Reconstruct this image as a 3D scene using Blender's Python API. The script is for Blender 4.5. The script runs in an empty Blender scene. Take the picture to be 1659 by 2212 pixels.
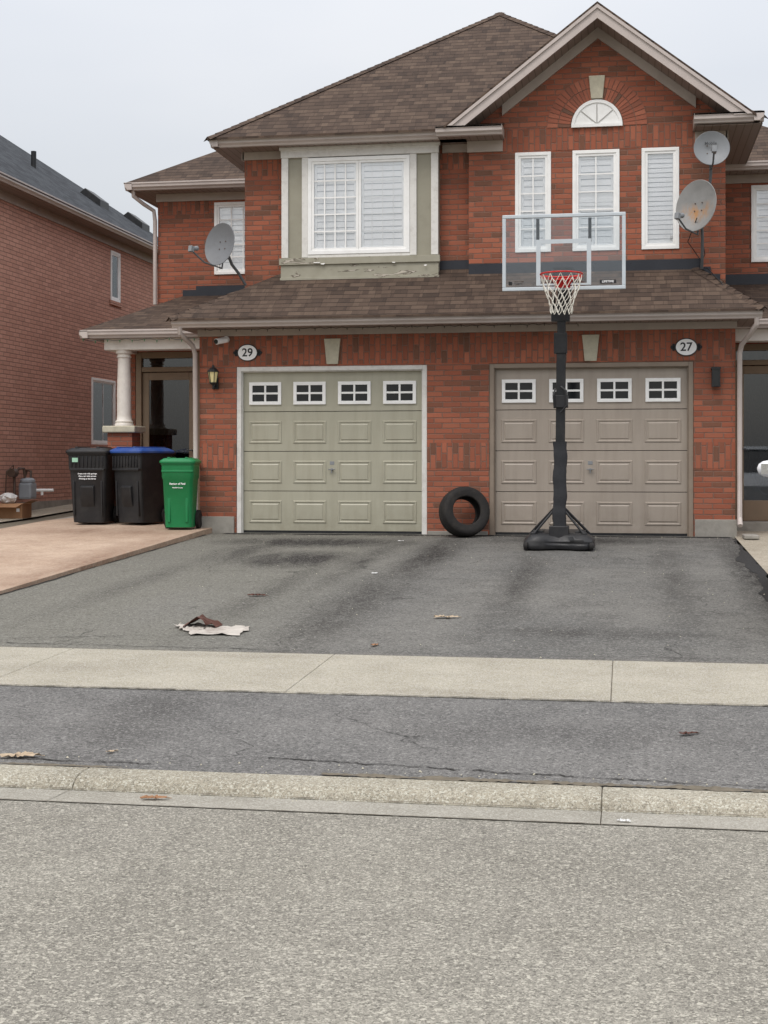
import bpy, math, random
from mathutils import Vector, Matrix, Euler
random.seed(7)
R=math.radians
scene=bpy.context.scene
COL=scene.collection
scene.view_settings.view_transform='Standard'
scene.view_settings.look='None'
scene.view_settings.exposure=0

# ------------------------------------------------------------------ helpers
def S(r,g,b,k=1.0):
    def f(c):
        c/=255.0
        return c/12.92 if c<=0.04045 else ((c+0.055)/1.055)**2.4
    return (min(f(r)*k,.95),min(f(g)*k,.95),min(f(b)*k,.95),1.0)

class NB:
    def __init__(s,nt): s.nt=nt
    def node(s,t,**k):
        n=s.nt.nodes.new(t)
        for a,v in k.items(): setattr(n,a,v)
        return n
    def put(s,sock,v):
        if isinstance(v,bpy.types.NodeSocket): s.nt.links.new(v,sock)
        elif v is not None: sock.default_value=v
    def math(s,op,a,b=None,c=None,clamp=False):
        n=s.node('ShaderNodeMath',operation=op,use_clamp=clamp)
        s.put(n.inputs[0],a); s.put(n.inputs[1],b)
        if c is not None: s.put(n.inputs[2],c)
        return n.outputs[0]
    def mapr(s,v,a,b,c=0.0,d=1.0):
        n=s.node('ShaderNodeMapRange'); n.clamp=True
        for i,x in enumerate((v,a,b,c,d)): s.put(n.inputs[i],x)
        return n.outputs[0]
    def noise(s,vec,scale,detail=3.0,rough=.55,dist=0.0):
        n=s.node('ShaderNodeTexNoise')
        if vec is not None: s.put(n.inputs['Vector'],vec)
        n.inputs['Scale'].default_value=scale; n.inputs['Detail'].default_value=detail
        n.inputs['Roughness'].default_value=rough; n.inputs['Distortion'].default_value=dist
        return n.outputs[0]
    def mix(s,f,a,b,mode='MIX'):
        n=s.node('ShaderNodeMix',data_type='RGBA',blend_type=mode)
        s.put(n.inputs[0],f); s.put(n.inputs[6],a); s.put(n.inputs[7],b)
        return n.outputs[2]
    def ramp(s,f,stops,interp='LINEAR'):
        n=s.node('ShaderNodeValToRGB'); cr=n.color_ramp; cr.interpolation=interp
        while len(cr.elements)<len(stops): cr.elements.new(.5)
        for e,(p,c) in zip(cr.elements,stops): e.position=p; e.color=c
        s.put(n.inputs[0],f); return n.outputs[0]
    def comb(s,x,y,z=0.0):
        n=s.node('ShaderNodeCombineXYZ'); s.put(n.inputs[0],x); s.put(n.inputs[1],y); s.put(n.inputs[2],z)
        return n.outputs[0]
    def sep(s,v):
        n=s.node('ShaderNodeSeparateXYZ'); s.put(n.inputs[0],v); return n.outputs
    def white(s,v):
        n=s.node('ShaderNodeTexWhiteNoise',noise_dimensions='3D'); s.put(n.inputs[0],v); return n.outputs[0]
    def bump(s,h,strength,dist,bsdf):
        n=s.node('ShaderNodeBump'); n.inputs['Strength'].default_value=strength
        n.inputs['Distance'].default_value=dist
        s.put(n.inputs['Height'],h); s.nt.links.new(n.outputs[0],bsdf.inputs['Normal'])
    def uv(s): return s.node('ShaderNodeUVMap').outputs[0]
    def pos(s): return s.node('ShaderNodeNewGeometry').outputs['Position']
    def obj(s): return s.node('ShaderNodeTexCoord').outputs['Object']

def new_mat(name):
    m=bpy.data.materials.new(name); m.use_nodes=True
    b=m.node_tree.nodes['Principled BSDF']
    return m,NB(m.node_tree),b

def paint(name,col,rough=.5,var=.12,scale=6.0,dirt=None,dirtamt=.35,metal=0.0,bump=.0,spec=.4):
    m,n,b=new_mat(name)
    p=n.pos()
    f=n.noise(p,scale,5.0,.6)
    dark=tuple(c*(1-var) for c in col[:3])+(1,)
    lite=tuple(min(c*(1+var),.95) for c in col[:3])+(1,)
    c=n.mix(n.mapr(f,.3,.7),dark,lite)
    f2=n.noise(p,scale*7,3.0,.6)
    if dirt:
        c=n.mix(n.math('MULTIPLY',n.mapr(n.noise(p,scale*.6,6.0,.7),.48,.72),dirtamt),c,dirt)
    c=n.mix(n.mapr(f2,.3,.7,0,var*.8),c,dark)
    n.put(b.inputs['Base Color'],c)
    n.put(b.inputs['Roughness'],n.mapr(f2,.3,.7,max(rough-.08,.02),min(rough+.1,1)))
    b.inputs['Metallic'].default_value=metal
    b.inputs['Specular IOR Level'].default_value=spec
    if bump>0: n.bump(f2,bump,.004,b)
    return m

def brick_mat(name,stops,mortar,bw=.235,bh=.0685,stag=.5,swap=False,u0=0.0,v0=0.0,wash=None):
    m,n,b=new_mat(name)
    uvs=n.sep(n.uv())
    u=n.math('ADD',uvs[0],u0+50.0); v=n.math('ADD',uvs[1],v0+50.0)
    if swap: u,v=v,u
    p=n.pos()
    wob=n.noise(p,9.0,3.0)
    vv=n.math('ADD',n.math('DIVIDE',v,bh),n.mapr(wob,.2,.8,-.05,.05))
    row=n.math('FLOOR',vv)
    off=n.math('MULTIPLY',n.math('MODULO',row,2.0),stag)
    uu=n.math('ADD',n.math('ADD',n.math('DIVIDE',u,bw),off),n.math('MULTIPLY',n.white(n.comb(row,2.2,9.1)),.12))
    col=n.math('FLOOR',uu)
    fu=n.math('MULTIPLY',n.math('FRACT',uu),bw); fv=n.math('MULTIPLY',n.math('FRACT',vv),bh)
    eu=n.math('MINIMUM',fu,n.math('SUBTRACT',bw,fu)); ev=n.math('MINIMUM',fv,n.math('SUBTRACT',bh,fv))
    e=n.math('MINIMUM',eu,ev)
    e=n.math('ADD',e,n.mapr(n.noise(p,60.0,2.0),.3,.7,-.002,.002))
    mask=n.mapr(e,.0038,.0075)
    rnd=n.white(n.comb(col,row,1.3))
    c=n.ramp(rnd,stops,'LINEAR')
    rnd2=n.white(n.comb(row,col,7.7))
    c=n.mix(n.mapr(rnd2,0,1,0,.26),c,stops[0][1])
    g=n.noise(p,45.0,5.0,.7)
    c=n.mix(n.mapr(g,.35,.75,0,.35),c,stops[-1][1])
    g3=n.noise(p,1.2,5.0,.6)
    c=n.mix(n.mapr(g3,.35,.75,0,.22),c,wash or stops[0][1])
    c=n.mix(mask,mortar,c)
    g4=n.noise(p,3.5,6.0,.7)
    c=n.mix(n.mapr(g4,.52,.78,0,.28),c,mortar)
    n.put(b.inputs['Base Color'],c)
    b.inputs['Roughness'].default_value=.88
    b.inputs['Specular IOR Level'].default_value=.2
    h=n.math('ADD',mask,n.math('MULTIPLY',g,.35))
    n.bump(h,.9,.008,b)
    return m

def shingle_mat(name,stops,line):
    m,n,b=new_mat(name)
    uvs=n.sep(n.uv()); p=n.pos()
    u=n.math('ADD',uvs[0],80.0); v=n.math('ADD',uvs[1],80.0)
    rh=.125
    vv=n.math('ADD',n.math('DIVIDE',v,rh),n.mapr(n.noise(p,1.1,2.0),.3,.7,-.06,.06))
    row=n.math('FLOOR',vv); fv=n.math('FRACT',vv)
    ro=n.white(n.comb(row,3.1,0.0))
    uu=n.math('ADD',n.math('DIVIDE',u,.21),n.math('MULTIPLY',ro,5.0))
    col=n.math('FLOOR',uu)
    uu2=n.math('ADD',n.math('DIVIDE',u,.085),n.math('MULTIPLY',ro,9.0))
    col2=n.math('FLOOR',uu2)
    r1=n.white(n.comb(col,row,0.5)); r2=n.white(n.comb(col2,row,4.5))
    r=n.math('ADD',n.math('MULTIPLY',r1,.6),n.math('MULTIPLY',r2,.4))
    c=n.ramp(r,stops)
    g=n.noise(p,80.0,4.0,.8)
    c=n.mix(n.mapr(g,.35,.7,0,.45),c,stops[0][1])
    big=n.noise(p,.6,4.0,.6)
    c=n.mix(n.mapr(big,.35,.75,0,.15),c,stops[1][1])
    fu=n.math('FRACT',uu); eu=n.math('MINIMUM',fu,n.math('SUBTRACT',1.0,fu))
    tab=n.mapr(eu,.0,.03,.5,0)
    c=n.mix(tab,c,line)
    row_shadow=n.mapr(fv,.06,.18,.85,0)  # shadow line at each shingle course, painted into the colour
    c=n.mix(row_shadow,c,line)
    n.put(b.inputs['Base Color'],c)
    b.inputs['Roughness'].default_value=.93; b.inputs['Specular IOR Level'].default_value=.15
    h=n.math('ADD',n.math('SUBTRACT',n.math('MULTIPLY',r2,.5),fv),n.math('MULTIPLY',g,.25))
    n.bump(h,.8,.014,b)
    return m

def blob(n,xy,cx,cy,rx,ry,amt):
    dx=n.math('DIVIDE',n.math('SUBTRACT',xy[0],cx),rx); dy=n.math('DIVIDE',n.math('SUBTRACT',xy[1],cy),ry)
    d=n.math('SQRT',n.math('ADD',n.math('MULTIPLY',dx,dx),n.math('MULTIPLY',dy,dy)))
    return n.mapr(d,.1,1.0,amt,0)

def asphalt_mat(name,base,lite,dark,spec_scale,spec_amt,blobs=(),bumpd=.004,tint=None,cracks=False,litespot=.5,lblobs=(),stain=None,wmin=.45):
    m,n,b=new_mat(name)
    p=n.pos(); xy=n.sep(p)
    big=n.noise(p,.55,5.0,.62); med=n.noise(p,3.2,5.0,.65)
    c=n.mix(n.mapr(big,.35,.68),base,lite)
    c=n.mix(n.mapr(med,.42,.75,0,.5),c,dark)
    if tint:
        c=n.mix(n.mapr(xy[0],tint[1]-.9,tint[1]+.4,.75,0),c,tint[0])
    st=n.node('ShaderNodeMapping'); st.inputs['Scale'].default_value=(2.6,.7,1); n.put(st.inputs['Vector'],p)
    wn=n.mapr(n.noise(st.outputs[0],1.5,8.0,.74,.5),.34,.66,wmin,1.3)
    def tot(bls):
        t=None
        for bl in bls:
            k=blob(n,xy,*bl); t=k if t is None else n.math('MAXIMUM',t,k)
        return t
    if lblobs: c=n.mix(n.math('MULTIPLY',tot(lblobs),wn,clamp=True),c,lite)
    if blobs: c=n.mix(n.math('MULTIPLY',tot(blobs),wn,clamp=True),c,stain or dark)
    vo=n.node('ShaderNodeTexVoronoi'); vo.inputs['Scale'].default_value=spec_scale
    n.put(vo.inputs['Vector'],p)
    sp=n.sep(vo.outputs['Color'])[0]
    vo2=n.node('ShaderNodeTexVoronoi'); vo2.inputs['Scale'].default_value=spec_scale*2.1
    n.put(vo2.inputs['Vector'],p)
    sp2=n.sep(vo2.outputs['Color'])[1]
    l2=tuple(min(x*2.1,.8) for x in lite[:3])+(1,); d2=tuple(x*.35 for x in dark[:3])+(1,)
    c=n.mix(n.math('MULTIPLY',n.mapr(sp,.72,1.0),spec_amt*litespot*2),c,l2)
    c=n.mix(n.math('MULTIPLY',n.mapr(sp,.30,0.0),spec_amt),c,d2)
    c=n.mix(n.math('MULTIPLY',n.mapr(sp2,.75,1.0),spec_amt*litespot*1.4),c,l2)
    c=n.mix(n.math('MULTIPLY',n.mapr(sp2,.35,0.0),spec_amt),c,d2)
    h=n.math('ADD',sp,sp2)
    if cracks:
        v2=n.node('ShaderNodeTexVoronoi',feature='DISTANCE_TO_EDGE'); v2.inputs['Scale'].default_value=.75
        dist=n.node('ShaderNodeVectorMath',operation='ADD')
        nn=n.node('ShaderNodeTexNoise'); nn.inputs['Scale'].default_value=2.5; nn.inputs['Detail'].default_value=6
        n.put(nn.inputs['Vector'],p)
        sc=n.node('ShaderNodeVectorMath',operation='SCALE'); n.put(sc.inputs[0],nn.outputs['Color']); sc.inputs['Scale'].default_value=.55
        n.put(dist.inputs[0],p); n.put(dist.inputs[1],sc.outputs[0]); n.put(v2.inputs['Vector'],dist.outputs[0])
        cm=n.mapr(v2.outputs['Distance'],.0,.006,1,0)
        cm=n.math('MULTIPLY',cm,n.mapr(n.noise(p,.8,2.0),.5,.58))
        c=n.mix(n.math('MULTIPLY',cm,.8),c,d2)
    n.put(b.inputs['Base Color'],c)
    b.inputs['Roughness'].default_value=.9; b.inputs['Specular IOR Level'].default_value=.25
    n.bump(h,.8,bumpd,b)
    return m

class G:
    def __init__(s): s.v=[]; s.f=[]; s.m=[]; s.mi=0
    def face(s,pts):
        i=len(s.v); s.v+= [Vector(p) for p in pts]; s.f.append(list(range(i,i+len(pts)))); s.m.append(s.mi)
    def raw(s,vs,fs):
        i=len(s.v); s.v+=[Vector(p) for p in vs]
        for f in fs: s.f.append([i+k for k in f]); s.m.append(s.mi)
    def box(s,x0,x1,y0,y1,z0,z1):
        if x0>x1:x0,x1=x1,x0
        if y0>y1:y0,y1=y1,y0
        if z0>z1:z0,z1=z1,z0
        v=[(x0,y0,z0),(x1,y0,z0),(x1,y1,z0),(x0,y1,z0),(x0,y0,z1),(x1,y0,z1),(x1,y1,z1),(x0,y1,z1)]
        s.raw(v,[(0,3,2,1),(4,5,6,7),(0,1,5,4),(1,2,6,5),(2,3,7,6),(3,0,4,7)])
    def slab(s,pts,dz):
        k=len(pts); top=[Vector(p) for p in pts]; bot=[p-Vector((0,0,dz)) for p in top]
        s.raw(top+bot,[tuple(range(k)),tuple(range(2*k-1,k-1,-1))]+[(i,i+k,(i+1)%k+k,(i+1)%k) for i in range(k)])
    def prismY(s,pts,y0,y1):
        k=len(pts); a=[Vector((p[0],y0,p[1])) for p in pts]; b=[Vector((p[0],y1,p[1])) for p in pts]
        s.raw(a+b,[tuple(range(k)),tuple(range(2*k-1,k-1,-1))]+[(i,i+k,(i+1)%k+k,(i+1)%k) for i in range(k)])
    def prismX(s,pts,x0,x1):
        k=len(pts); a=[Vector((x0,p[0],p[1])) for p in pts]; b=[Vector((x1,p[0],p[1])) for p in pts]
        s.raw(a+b,[tuple(range(k-1,-1,-1)),tuple(range(k,2*k))]+[(i,(i+1)%k,(i+1)%k+k,i+k) for i in range(k)])
    def cyl(s,p0,p1,r0,r1=None,n=16,caps=True):
        r1=r0 if r1 is None else r1
        p0=Vector(p0);p1=Vector(p1); d=(p1-p0).normalized()
        a=d.orthogonal().normalized(); b=d.cross(a)
        v=[];
        for p,r in ((p0,r0),(p1,r1)):
            for i in range(n):
                t=2*math.pi*i/n; v.append(p+a*math.cos(t)*r+b*math.sin(t)*r)
        f=[(i,(i+1)%n,(i+1)%n+n,i+n) for i in range(n)]
        if caps: f+=[tuple(range(n-1,-1,-1)),tuple(range(n,2*n))]
        s.raw(v,f)
    def tube(s,path,r,n=8):
        pts=[Vector(p) for p in path]
        prev=None; rings=[]
        for i,p in enumerate(pts):
            d=(pts[min(i+1,len(pts)-1)]-pts[max(i-1,0)]).normalized()
            a=d.orthogonal().normalized() if prev is None else (prev-d*prev.dot(d)).normalized()
            prev=a; b=d.cross(a)
            rings.append([p+a*math.cos(2*math.pi*k/n)*r+b*math.sin(2*math.pi*k/n)*r for k in range(n)])
        v=[q for rg in rings for q in rg]; f=[]
        for i in range(len(pts)-1):
            for k in range(n): f.append((i*n+k,i*n+(k+1)%n,(i+1)*n+(k+1)%n,(i+1)*n+k))
        f+=[tuple(range(n-1,-1,-1)),tuple(range((len(pts)-1)*n,len(pts)*n))]
        s.raw(v,f)
    def loft(s,rings,closed_ends=True):
        k=len(rings[0]); v=[q for r in rings for q in r]; f=[]
        for i in range(len(rings)-1):
            for j in range(k): f.append((i*k+j,i*k+(j+1)%k,(i+1)*k+(j+1)%k,(i+1)*k+j))
        if closed_ends: f+=[tuple(range(k-1,-1,-1)),tuple(range((len(rings)-1)*k,len(rings)*k))]
        s.raw(v,f)
    def lathe(s,prof,n=24,axis='Z',c=(0,0,0)):
        rings=[]
        for r,h in prof:
            rg=[]
            for i in range(n):
                t=2*math.pi*i/n
                q=(r*math.cos(t),r*math.sin(t),h) if axis=='Z' else (h,r*math.cos(t),r*math.sin(t)) if axis=='X' else (r*math.cos(t),h,-r*math.sin(t))
                rg.append(Vector(q)+Vector(c))
            rings.append(rg)
        s.loft(rings)
    def wall(s,x0,x1,z0,z1,y,holes=(),reveal=.1):
        xs=sorted(set([x0,x1]+[h[0] for h in holes]+[h[1] for h in holes]))
        zs=sorted(set([z0,z1]+[h[2] for h in holes]+[h[3] for h in holes]))
        for i in range(len(xs)-1):
            for j in range(len(zs)-1):
                cx=(xs[i]+xs[i+1])/2; cz=(zs[j]+zs[j+1])/2
                if any(h[0]<cx<h[1] and h[2]<cz<h[3] for h in holes): continue
                s.face([(xs[i],y,zs[j]),(xs[i+1],y,zs[j]),(xs[i+1],y,zs[j+1]),(xs[i],y,zs[j+1])])
        for a,b,c,d in [h[:4] for h in holes]:
            q=y+reveal
            s.face([(a,y,c),(a,y,d),(a,q,d),(a,q,c)]); s.face([(b,y,d),(b,y,c),(b,q,c),(b,q,d)])
            s.face([(a,y,d),(b,y,d),(b,q,d),(a,q,d)]); s.face([(b,y,c),(a,y,c),(a,q,c),(b,q,c)])
    def split(s):
        par=list(range(len(s.v)))
        def find(a):
            while par[a]!=a: par[a]=par[par[a]]; a=par[a]
            return a
        for f in s.f:
            for k in f[1:]: par[find(k)]=find(f[0])
        groups={}
        for fi,f in enumerate(s.f): groups.setdefault(find(f[0]),[]).append(fi)
        out=[]
        for fis in groups.values():
            g=G(); mp={}
            for fi in fis:
                nf=[]
                for k in s.f[fi]:
                    if k not in mp: mp[k]=len(g.v); g.v.append(s.v[k])
                    nf.append(mp[k])
                g.f.append(nf); g.m.append(s.m[fi])
            out.append(g)
        return out

WL={}
T=Matrix.Identity(4)
def root(name,loc,label,cat,group=None):
    o=bpy.data.objects.new(name,None); o.empty_display_size=.2; COL.objects.link(o)
    o.location=loc; WL[o.name]=Vector(loc); o['label']=label; o['category']=cat
    if group: o['group']=group
    return o
def auto_uv(me):
    uvl=me.uv_layers.new(name='UVMap')
    for p in me.polygons:
        n=p.normal
        if abs(n.z)>.985: u=Vector((1,0,0)); v=Vector((0,1,0))
        else:
            u=Vector((0,0,1)).cross(n).normalized(); v=n.cross(u)
        for li in p.loop_indices:
            co=me.vertices[me.loops[li].vertex_index].co
            uvl.data[li].uv=(co.dot(u),co.dot(v))
def place(me,name,parent,smooth=False,bevel=0.0,label=None,kind=None):
    auto_uv(me)
    cs=[v.co for v in me.vertices]
    c=Vector([(min(q[i] for q in cs)+max(q[i] for q in cs))/2 for i in range(3)])
    if kind=='structure': c=Vector((0,0,0))
    me.transform(Matrix.Translation(-c))
    o=bpy.data.objects.new(name,me); COL.objects.link(o)
    if parent: o.parent=parent; o.location=c-WL[parent.name]
    else: o.location=c
    WL[o.name]=c
    if smooth:
        for p in me.polygons: p.use_smooth=True
        try: me.set_sharp_from_angle(angle=R(40))
        except Exception: pass
    if bevel>0:
        md=o.modifiers.new('bevel','BEVEL'); md.width=bevel; md.segments=2; md.limit_method='ANGLE'; md.angle_limit=R(40)
    if label: o['label']=label
    if kind: o['kind']=kind
    return o
def part(name,g,mats,parent=None,smooth=False,bevel=0.0,label=None,kind=None):
    if not isinstance(mats,(list,tuple)): mats=[mats]
    vs=[T@v for v in g.v]; fs=g.f
    if T.determinant()<0: fs=[f[::-1] for f in fs]
    me=bpy.data.meshes.new(name); me.from_pydata([tuple(v) for v in vs],[],fs)
    for m in mats: me.materials.append(m)
    if len(mats)>1:
        for p,mi in zip(me.polygons,g.m): p.material_index=mi
    me.update()
    return place(me,name,parent,smooth,bevel,label,kind)
def parts(name,g,*a,**k):
    for q in g.split(): part(name,q,*a,**k)
def text(name,s,size,mat,parent,loc,rot=(R(90),0,0),ext=.001,align='CENTER',bold=0.0,sx=1.0):
    cu=bpy.data.curves.new('t','FONT'); cu.body=s; cu.size=size; cu.extrude=ext; cu.align_x=align; cu.align_y='CENTER'; cu.offset=bold
    t=bpy.data.objects.new('t',cu); COL.objects.link(t)
    dg=bpy.context.evaluated_depsgraph_get(); dg.update()
    me=bpy.data.meshes.new_from_object(t.evaluated_get(dg)); bpy.data.objects.remove(t)
    me.materials.clear(); me.materials.append(mat)
    me.transform(T@Matrix.Translation(loc)@Euler(rot).to_matrix().to_4x4()@Matrix.Diagonal((sx,1,1,1)))
    return place(me,name,parent)

# ------------------------------------------------------------------ materials
brick_stops=[(0.0,S(108,80,66)),(0.09,S(122,86,70)),(0.17,S(146,86,67)),(0.45,S(163,95,73)),(0.8,S(176,108,84)),(1.0,S(154,88,68))]
mortar=S(132,104,91)
M_brick=brick_mat('red_brick',brick_stops,mortar)
M_soldier=brick_mat('soldier_brick',brick_stops,mortar,bw=.19,bh=.073,stag=0.5,swap=True,v0=-.04)
nb_stops=[(0.0,S(184,140,124)),(0.3,S(200,152,134)),(0.6,S(208,160,142)),(1.0,S(192,144,126))]
M_brick2=brick_mat('pink_brick',nb_stops,S(146,114,102),bw=.235,bh=.0685,wash=S(174,130,114))
def island_brick():
    m,n,b=new_mat('arch_brick')
    r=n.node('ShaderNodeNewGeometry').outputs['Random Per Island']
    c=n.ramp(r,brick_stops); g=n.noise(n.pos(),45,4,.7)
    c=n.mix(n.mapr(g,.35,.75,0,.4),c,brick_stops[0][1])
    n.put(b.inputs['Base Color'],c); b.inputs['Roughness'].default_value=.9; n.bump(g,.5,.004,b); return m
M_archbrick=island_brick()
M_mortar=paint('mortar',mortar,.9,.1,20)
sh_stops=[(0.0,S(60,51,46)),(0.3,S(78,65,57)),(0.6,S(92,77,67)),(0.85,S(105,89,77)),(1.0,S(72,60,53))]
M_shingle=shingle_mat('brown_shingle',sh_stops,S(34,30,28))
M_shingle2=shingle_mat('grey_shingle',[(0.0,S(52,54,58)),(0.4,S(66,69,74)),(0.8,S(84,88,92)),(1.0,S(60,62,66))],S(30,31,34))
M_gutter=paint('beige_gutter',S(192,181,175),.35,.05,3,S(124,110,102),.25)
def lines_mat(name,col,line,step):
    m,n,b=new_mat(name); p=n.sep(n.pos())
    f=n.math('FRACT',n.math('DIVIDE',n.math('ADD',p[0],100.0),step)); k=n.mapr(f,.0,.16,.8,0)
    c=n.mix(k,col,line); n.put(b.inputs['Base Color'],c); b.inputs['Roughness'].default_value=.6; return m
M_soffit=paint('soffit',S(140,124,114),.6,.06,4)
M_soffit2=lines_mat('vented_soffit',S(138,122,113),S(52,44,40),.1)
M_rakesoffit=lines_mat('rake_soffit',S(138,123,114),S(46,40,37),.085)
M_frieze=paint('beige_board',S(174,162,152),.5,.05,5,S(110,95,85),.25)
M_white=paint('white_trim',S(244,244,242),.45,.03,6,S(180,176,168),.2)
M_whiteold=paint('weathered_white',S(220,218,213),.6,.03,14,S(152,143,132),.35)
M_column=paint('column_paint',S(222,216,208),.5,.05,5,S(150,135,120),.35)
M_fan=paint('fan_line',S(168,166,162),.6,.05,10)
M_sage=paint('sage_paint',S(152,148,132),.55,.04,5,S(116,110,96),.25)
M_stone=paint('pale_stone',S(190,184,164),.85,.1,14,S(140,132,110),.3,bump=.4)
def door_mat(name,col,dirt):
    m,n,b=new_mat(name); p=n.pos(); q=n.sep(p)
    mp=n.node('ShaderNodeMapping'); mp.inputs['Scale'].default_value=(6,6,.7); n.put(mp.inputs['Vector'],p)
    f=n.noise(mp.outputs[0],1.6,5.0,.6); f2=n.noise(p,2.2,5,.6)
    c=n.mix(n.mapr(f2,.3,.7),tuple(x*.95 for x in col[:3])+(1,),tuple(x*1.04 for x in col[:3])+(1,))
    c=n.mix(n.mapr(f,.45,.8,0,.35),c,dirt)
    low=n.math('MULTIPLY',n.mapr(q[2],.45,.0),n.mapr(n.noise(p,5,6,.7),.35,.7))
    c=n.mix(n.math('MULTIPLY',low,.6),c,dirt)
    sc=n.noise(p,26,5,.8); c=n.mix(n.mapr(sc,.68,.74,0,.5),c,dirt)
    n.put(b.inputs['Base Color'],c); b.inputs['Roughness'].default_value=.42
    return m
M_doorA=door_mat('sage_door',S(169,166,148),S(126,119,100))
M_doorB=door_mat('taupe_door',S(164,153,141),S(122,110,97))
M_taupe=paint('taupe_trim',S(140,126,112),.5,.06,6,S(94,82,70),.3)
M_entry=paint('entry_paint',S(142,122,100),.5,.08,6)
M_black=paint('black_plastic',S(38,38,40),.45,.12,8,S(84,82,78),.22)
M_blackm=paint('black_metal',S(38,39,41),.4,.12,10,S(80,78,74),.3,metal=.2)
M_pad=paint('pole_pad',S(44,45,48),.7,.15,12,bump=.4)
M_rubber=paint('tyre_rubber',S(36,34,33),.8,.15,20,S(78,70,60),.28,bump=.5)
M_flash=paint('dark_flashing',S(50,52,58),.35,.1,6,metal=.3)
M_conc=paint('foundation_concrete',S(150,146,138),.9,.14,5,S(95,90,82),.5,bump=.6)
M_shutter=paint('white_shutter',(.94,.95,.95,1),.4,.005,6)
M_shadow=paint('louvre_gap_shadow',S(206,212,216),.7,.03,6)  # strips between slats, coloured as the shadow in the gaps
M_inside=paint('dark_interior',S(34,34,34),.9,.1,6)
def doorback():
    m,n,b=new_mat('hall_tree_reflection'); p=n.pos()
    mp=n.node('ShaderNodeMapping'); mp.inputs['Scale'].default_value=(3,3,1.2); n.put(mp.inputs['Vector'],p)
    f=n.noise(mp.outputs[0],3.0,7.0,.7,1.6)
    c=n.mix(n.mapr(f,.48,.56),S(34,30,27),S(112,92,74)); n.put(b.inputs['Base Color'],c); b.inputs['Roughness'].default_value=.8; return m  # dark hall, with tan patches painted in as tree reflections on the glass
M_hall_reflect=doorback()
M_roomshade=paint('room_shade',S(190,194,198),.9,.06,3)
M_blueLid=paint('blue_plastic',S(44,78,148),.4,.08,6,S(120,130,150),.3)
M_green=paint('green_plastic',S(24,124,72),.42,.07,6,S(60,124,86),.25)
M_red=paint('orange_red_paint',S(196,36,34),.4,.08,10)
M_alu=paint('board_frame_aluminium',S(192,200,205),.35,.05,8,spec=.5)
M_netw=paint('net_cord',S(226,222,210),.8,.06,30)
M_dish=paint('pale_grey_dish',S(134,137,140),.5,.05,6,S(104,102,98),.25)
M_dishd=paint('mid_grey_dish',S(116,118,121),.5,.05,6,S(92,90,87),.25)
M_dgrey=paint('dark_grey_metal',S(90,92,94),.5,.08,10)
M_txtw=paint('white_print',S(252,252,252),.5,.01,6)
M_txtk=paint('black_print',S(24,24,26),.5,.02,6)
M_txtg=paint('grey_print',S(64,66,68),.5,.02,6)
M_card=paint('cardboard',S(158,120,88),.85,.1,10,bump=.3)
M_bag=paint('white_plastic_bag',S(214,214,212),.35,.08,12)
M_meter=paint('meter_grey',S(150,156,162),.5,.08,8)
M_copper=paint('old_pipe',S(88,72,62),.5,.15,10)
M_leaf=paint('dry_leaf',S(150,112,82),.8,.25,30,S(84,58,42),.6)
M_leaf2=paint('brown_leaf',S(86,54,44),.8,.25,30)
M_leafp=paint('pale_leaf',S(180,162,138),.8,.15,30,S(130,105,80),.5)
M_paper=paint('dirty_paper',S(184,177,168),.85,.14,8,S(112,96,88),.85)
M_crack=paint('crack_tar',S(52,49,46),.95,.2,30)
M_soil=paint('soil',S(112,104,90),.95,.25,30,S(66,60,52),.6,bump=.8)
M_tar=paint('fresh_tar',S(40,39,38),.85,.25,16,bump=1.0)
M_bulb=paint('green_bulb',S(50,110,70),.3,.2,10)
M_pane,_n,_b=new_mat('dark_pane'); _b.inputs['Base Color'].default_value=(.012,.014,.016,1); _b.inputs['Roughness'].default_value=.08
M_mirror,_n,_b=new_mat('mirror_glass'); _b.inputs['Base Color'].default_value=(.8,.82,.85,1); _b.inputs['Roughness'].default_value=.03; _b.inputs['Metallic'].default_value=1
def rust_dish():
    m,n,b=new_mat('rusty_dish'); p=n.obj(); q=n.sep(p)
    base=n.mix(n.mapr(n.noise(p,6,4),.3,.7),S(126,126,124),S(144,143,141))
    mp=n.node('ShaderNodeMapping'); mp.inputs['Scale'].default_value=(1.5,1,.7); n.put(mp.inputs['Vector'],p)
    f=n.noise(mp.outputs[0],8.0,5.0,.7,.3)
    k=n.math('MULTIPLY',n.mapr(f,.42,.62),n.mapr(q[2],.08,-.04))
    r=n.math('SQRT',n.math('ADD',n.math('MULTIPLY',q[0],q[0]),n.math('MULTIPLY',q[2],q[2])))
    k=n.math('MULTIPLY',k,n.mapr(r,.26,.12))
    k=n.math('MULTIPLY',k,.85)
    c=n.mix(k,base,S(166,116,56)); n.put(b.inputs['Base Color'],c); b.inputs['Roughness'].default_value=.55; return m
M_rustdish=rust_dish()
def peel():
    m,n,b=new_mat('peeling_sage_paint'); p=n.pos()
    mp=n.node('ShaderNodeMapping'); mp.inputs['Scale'].default_value=(1.3,1.3,5.0); n.put(mp.inputs['Vector'],p)
    f=n.noise(mp.outputs[0],2.0,6.0,.62,.8)
    k=n.mapr(f,.60,.61); edge=n.math('MULTIPLY',n.mapr(f,.585,.60),n.mapr(f,.63,.61))
    c=n.mix(n.mapr(n.noise(p,6,4),.3,.7),S(150,146,129),S(162,158,142))
    c=n.mix(k,c,S(190,182,168)); c=n.mix(n.math('MULTIPLY',edge,.8),c,S(84,70,56))
    n.put(b.inputs['Base Color'],c); b.inputs['Roughness'].default_value=.7
    n.bump(k,1.0,.004,b); return m
M_peel=peel()
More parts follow.
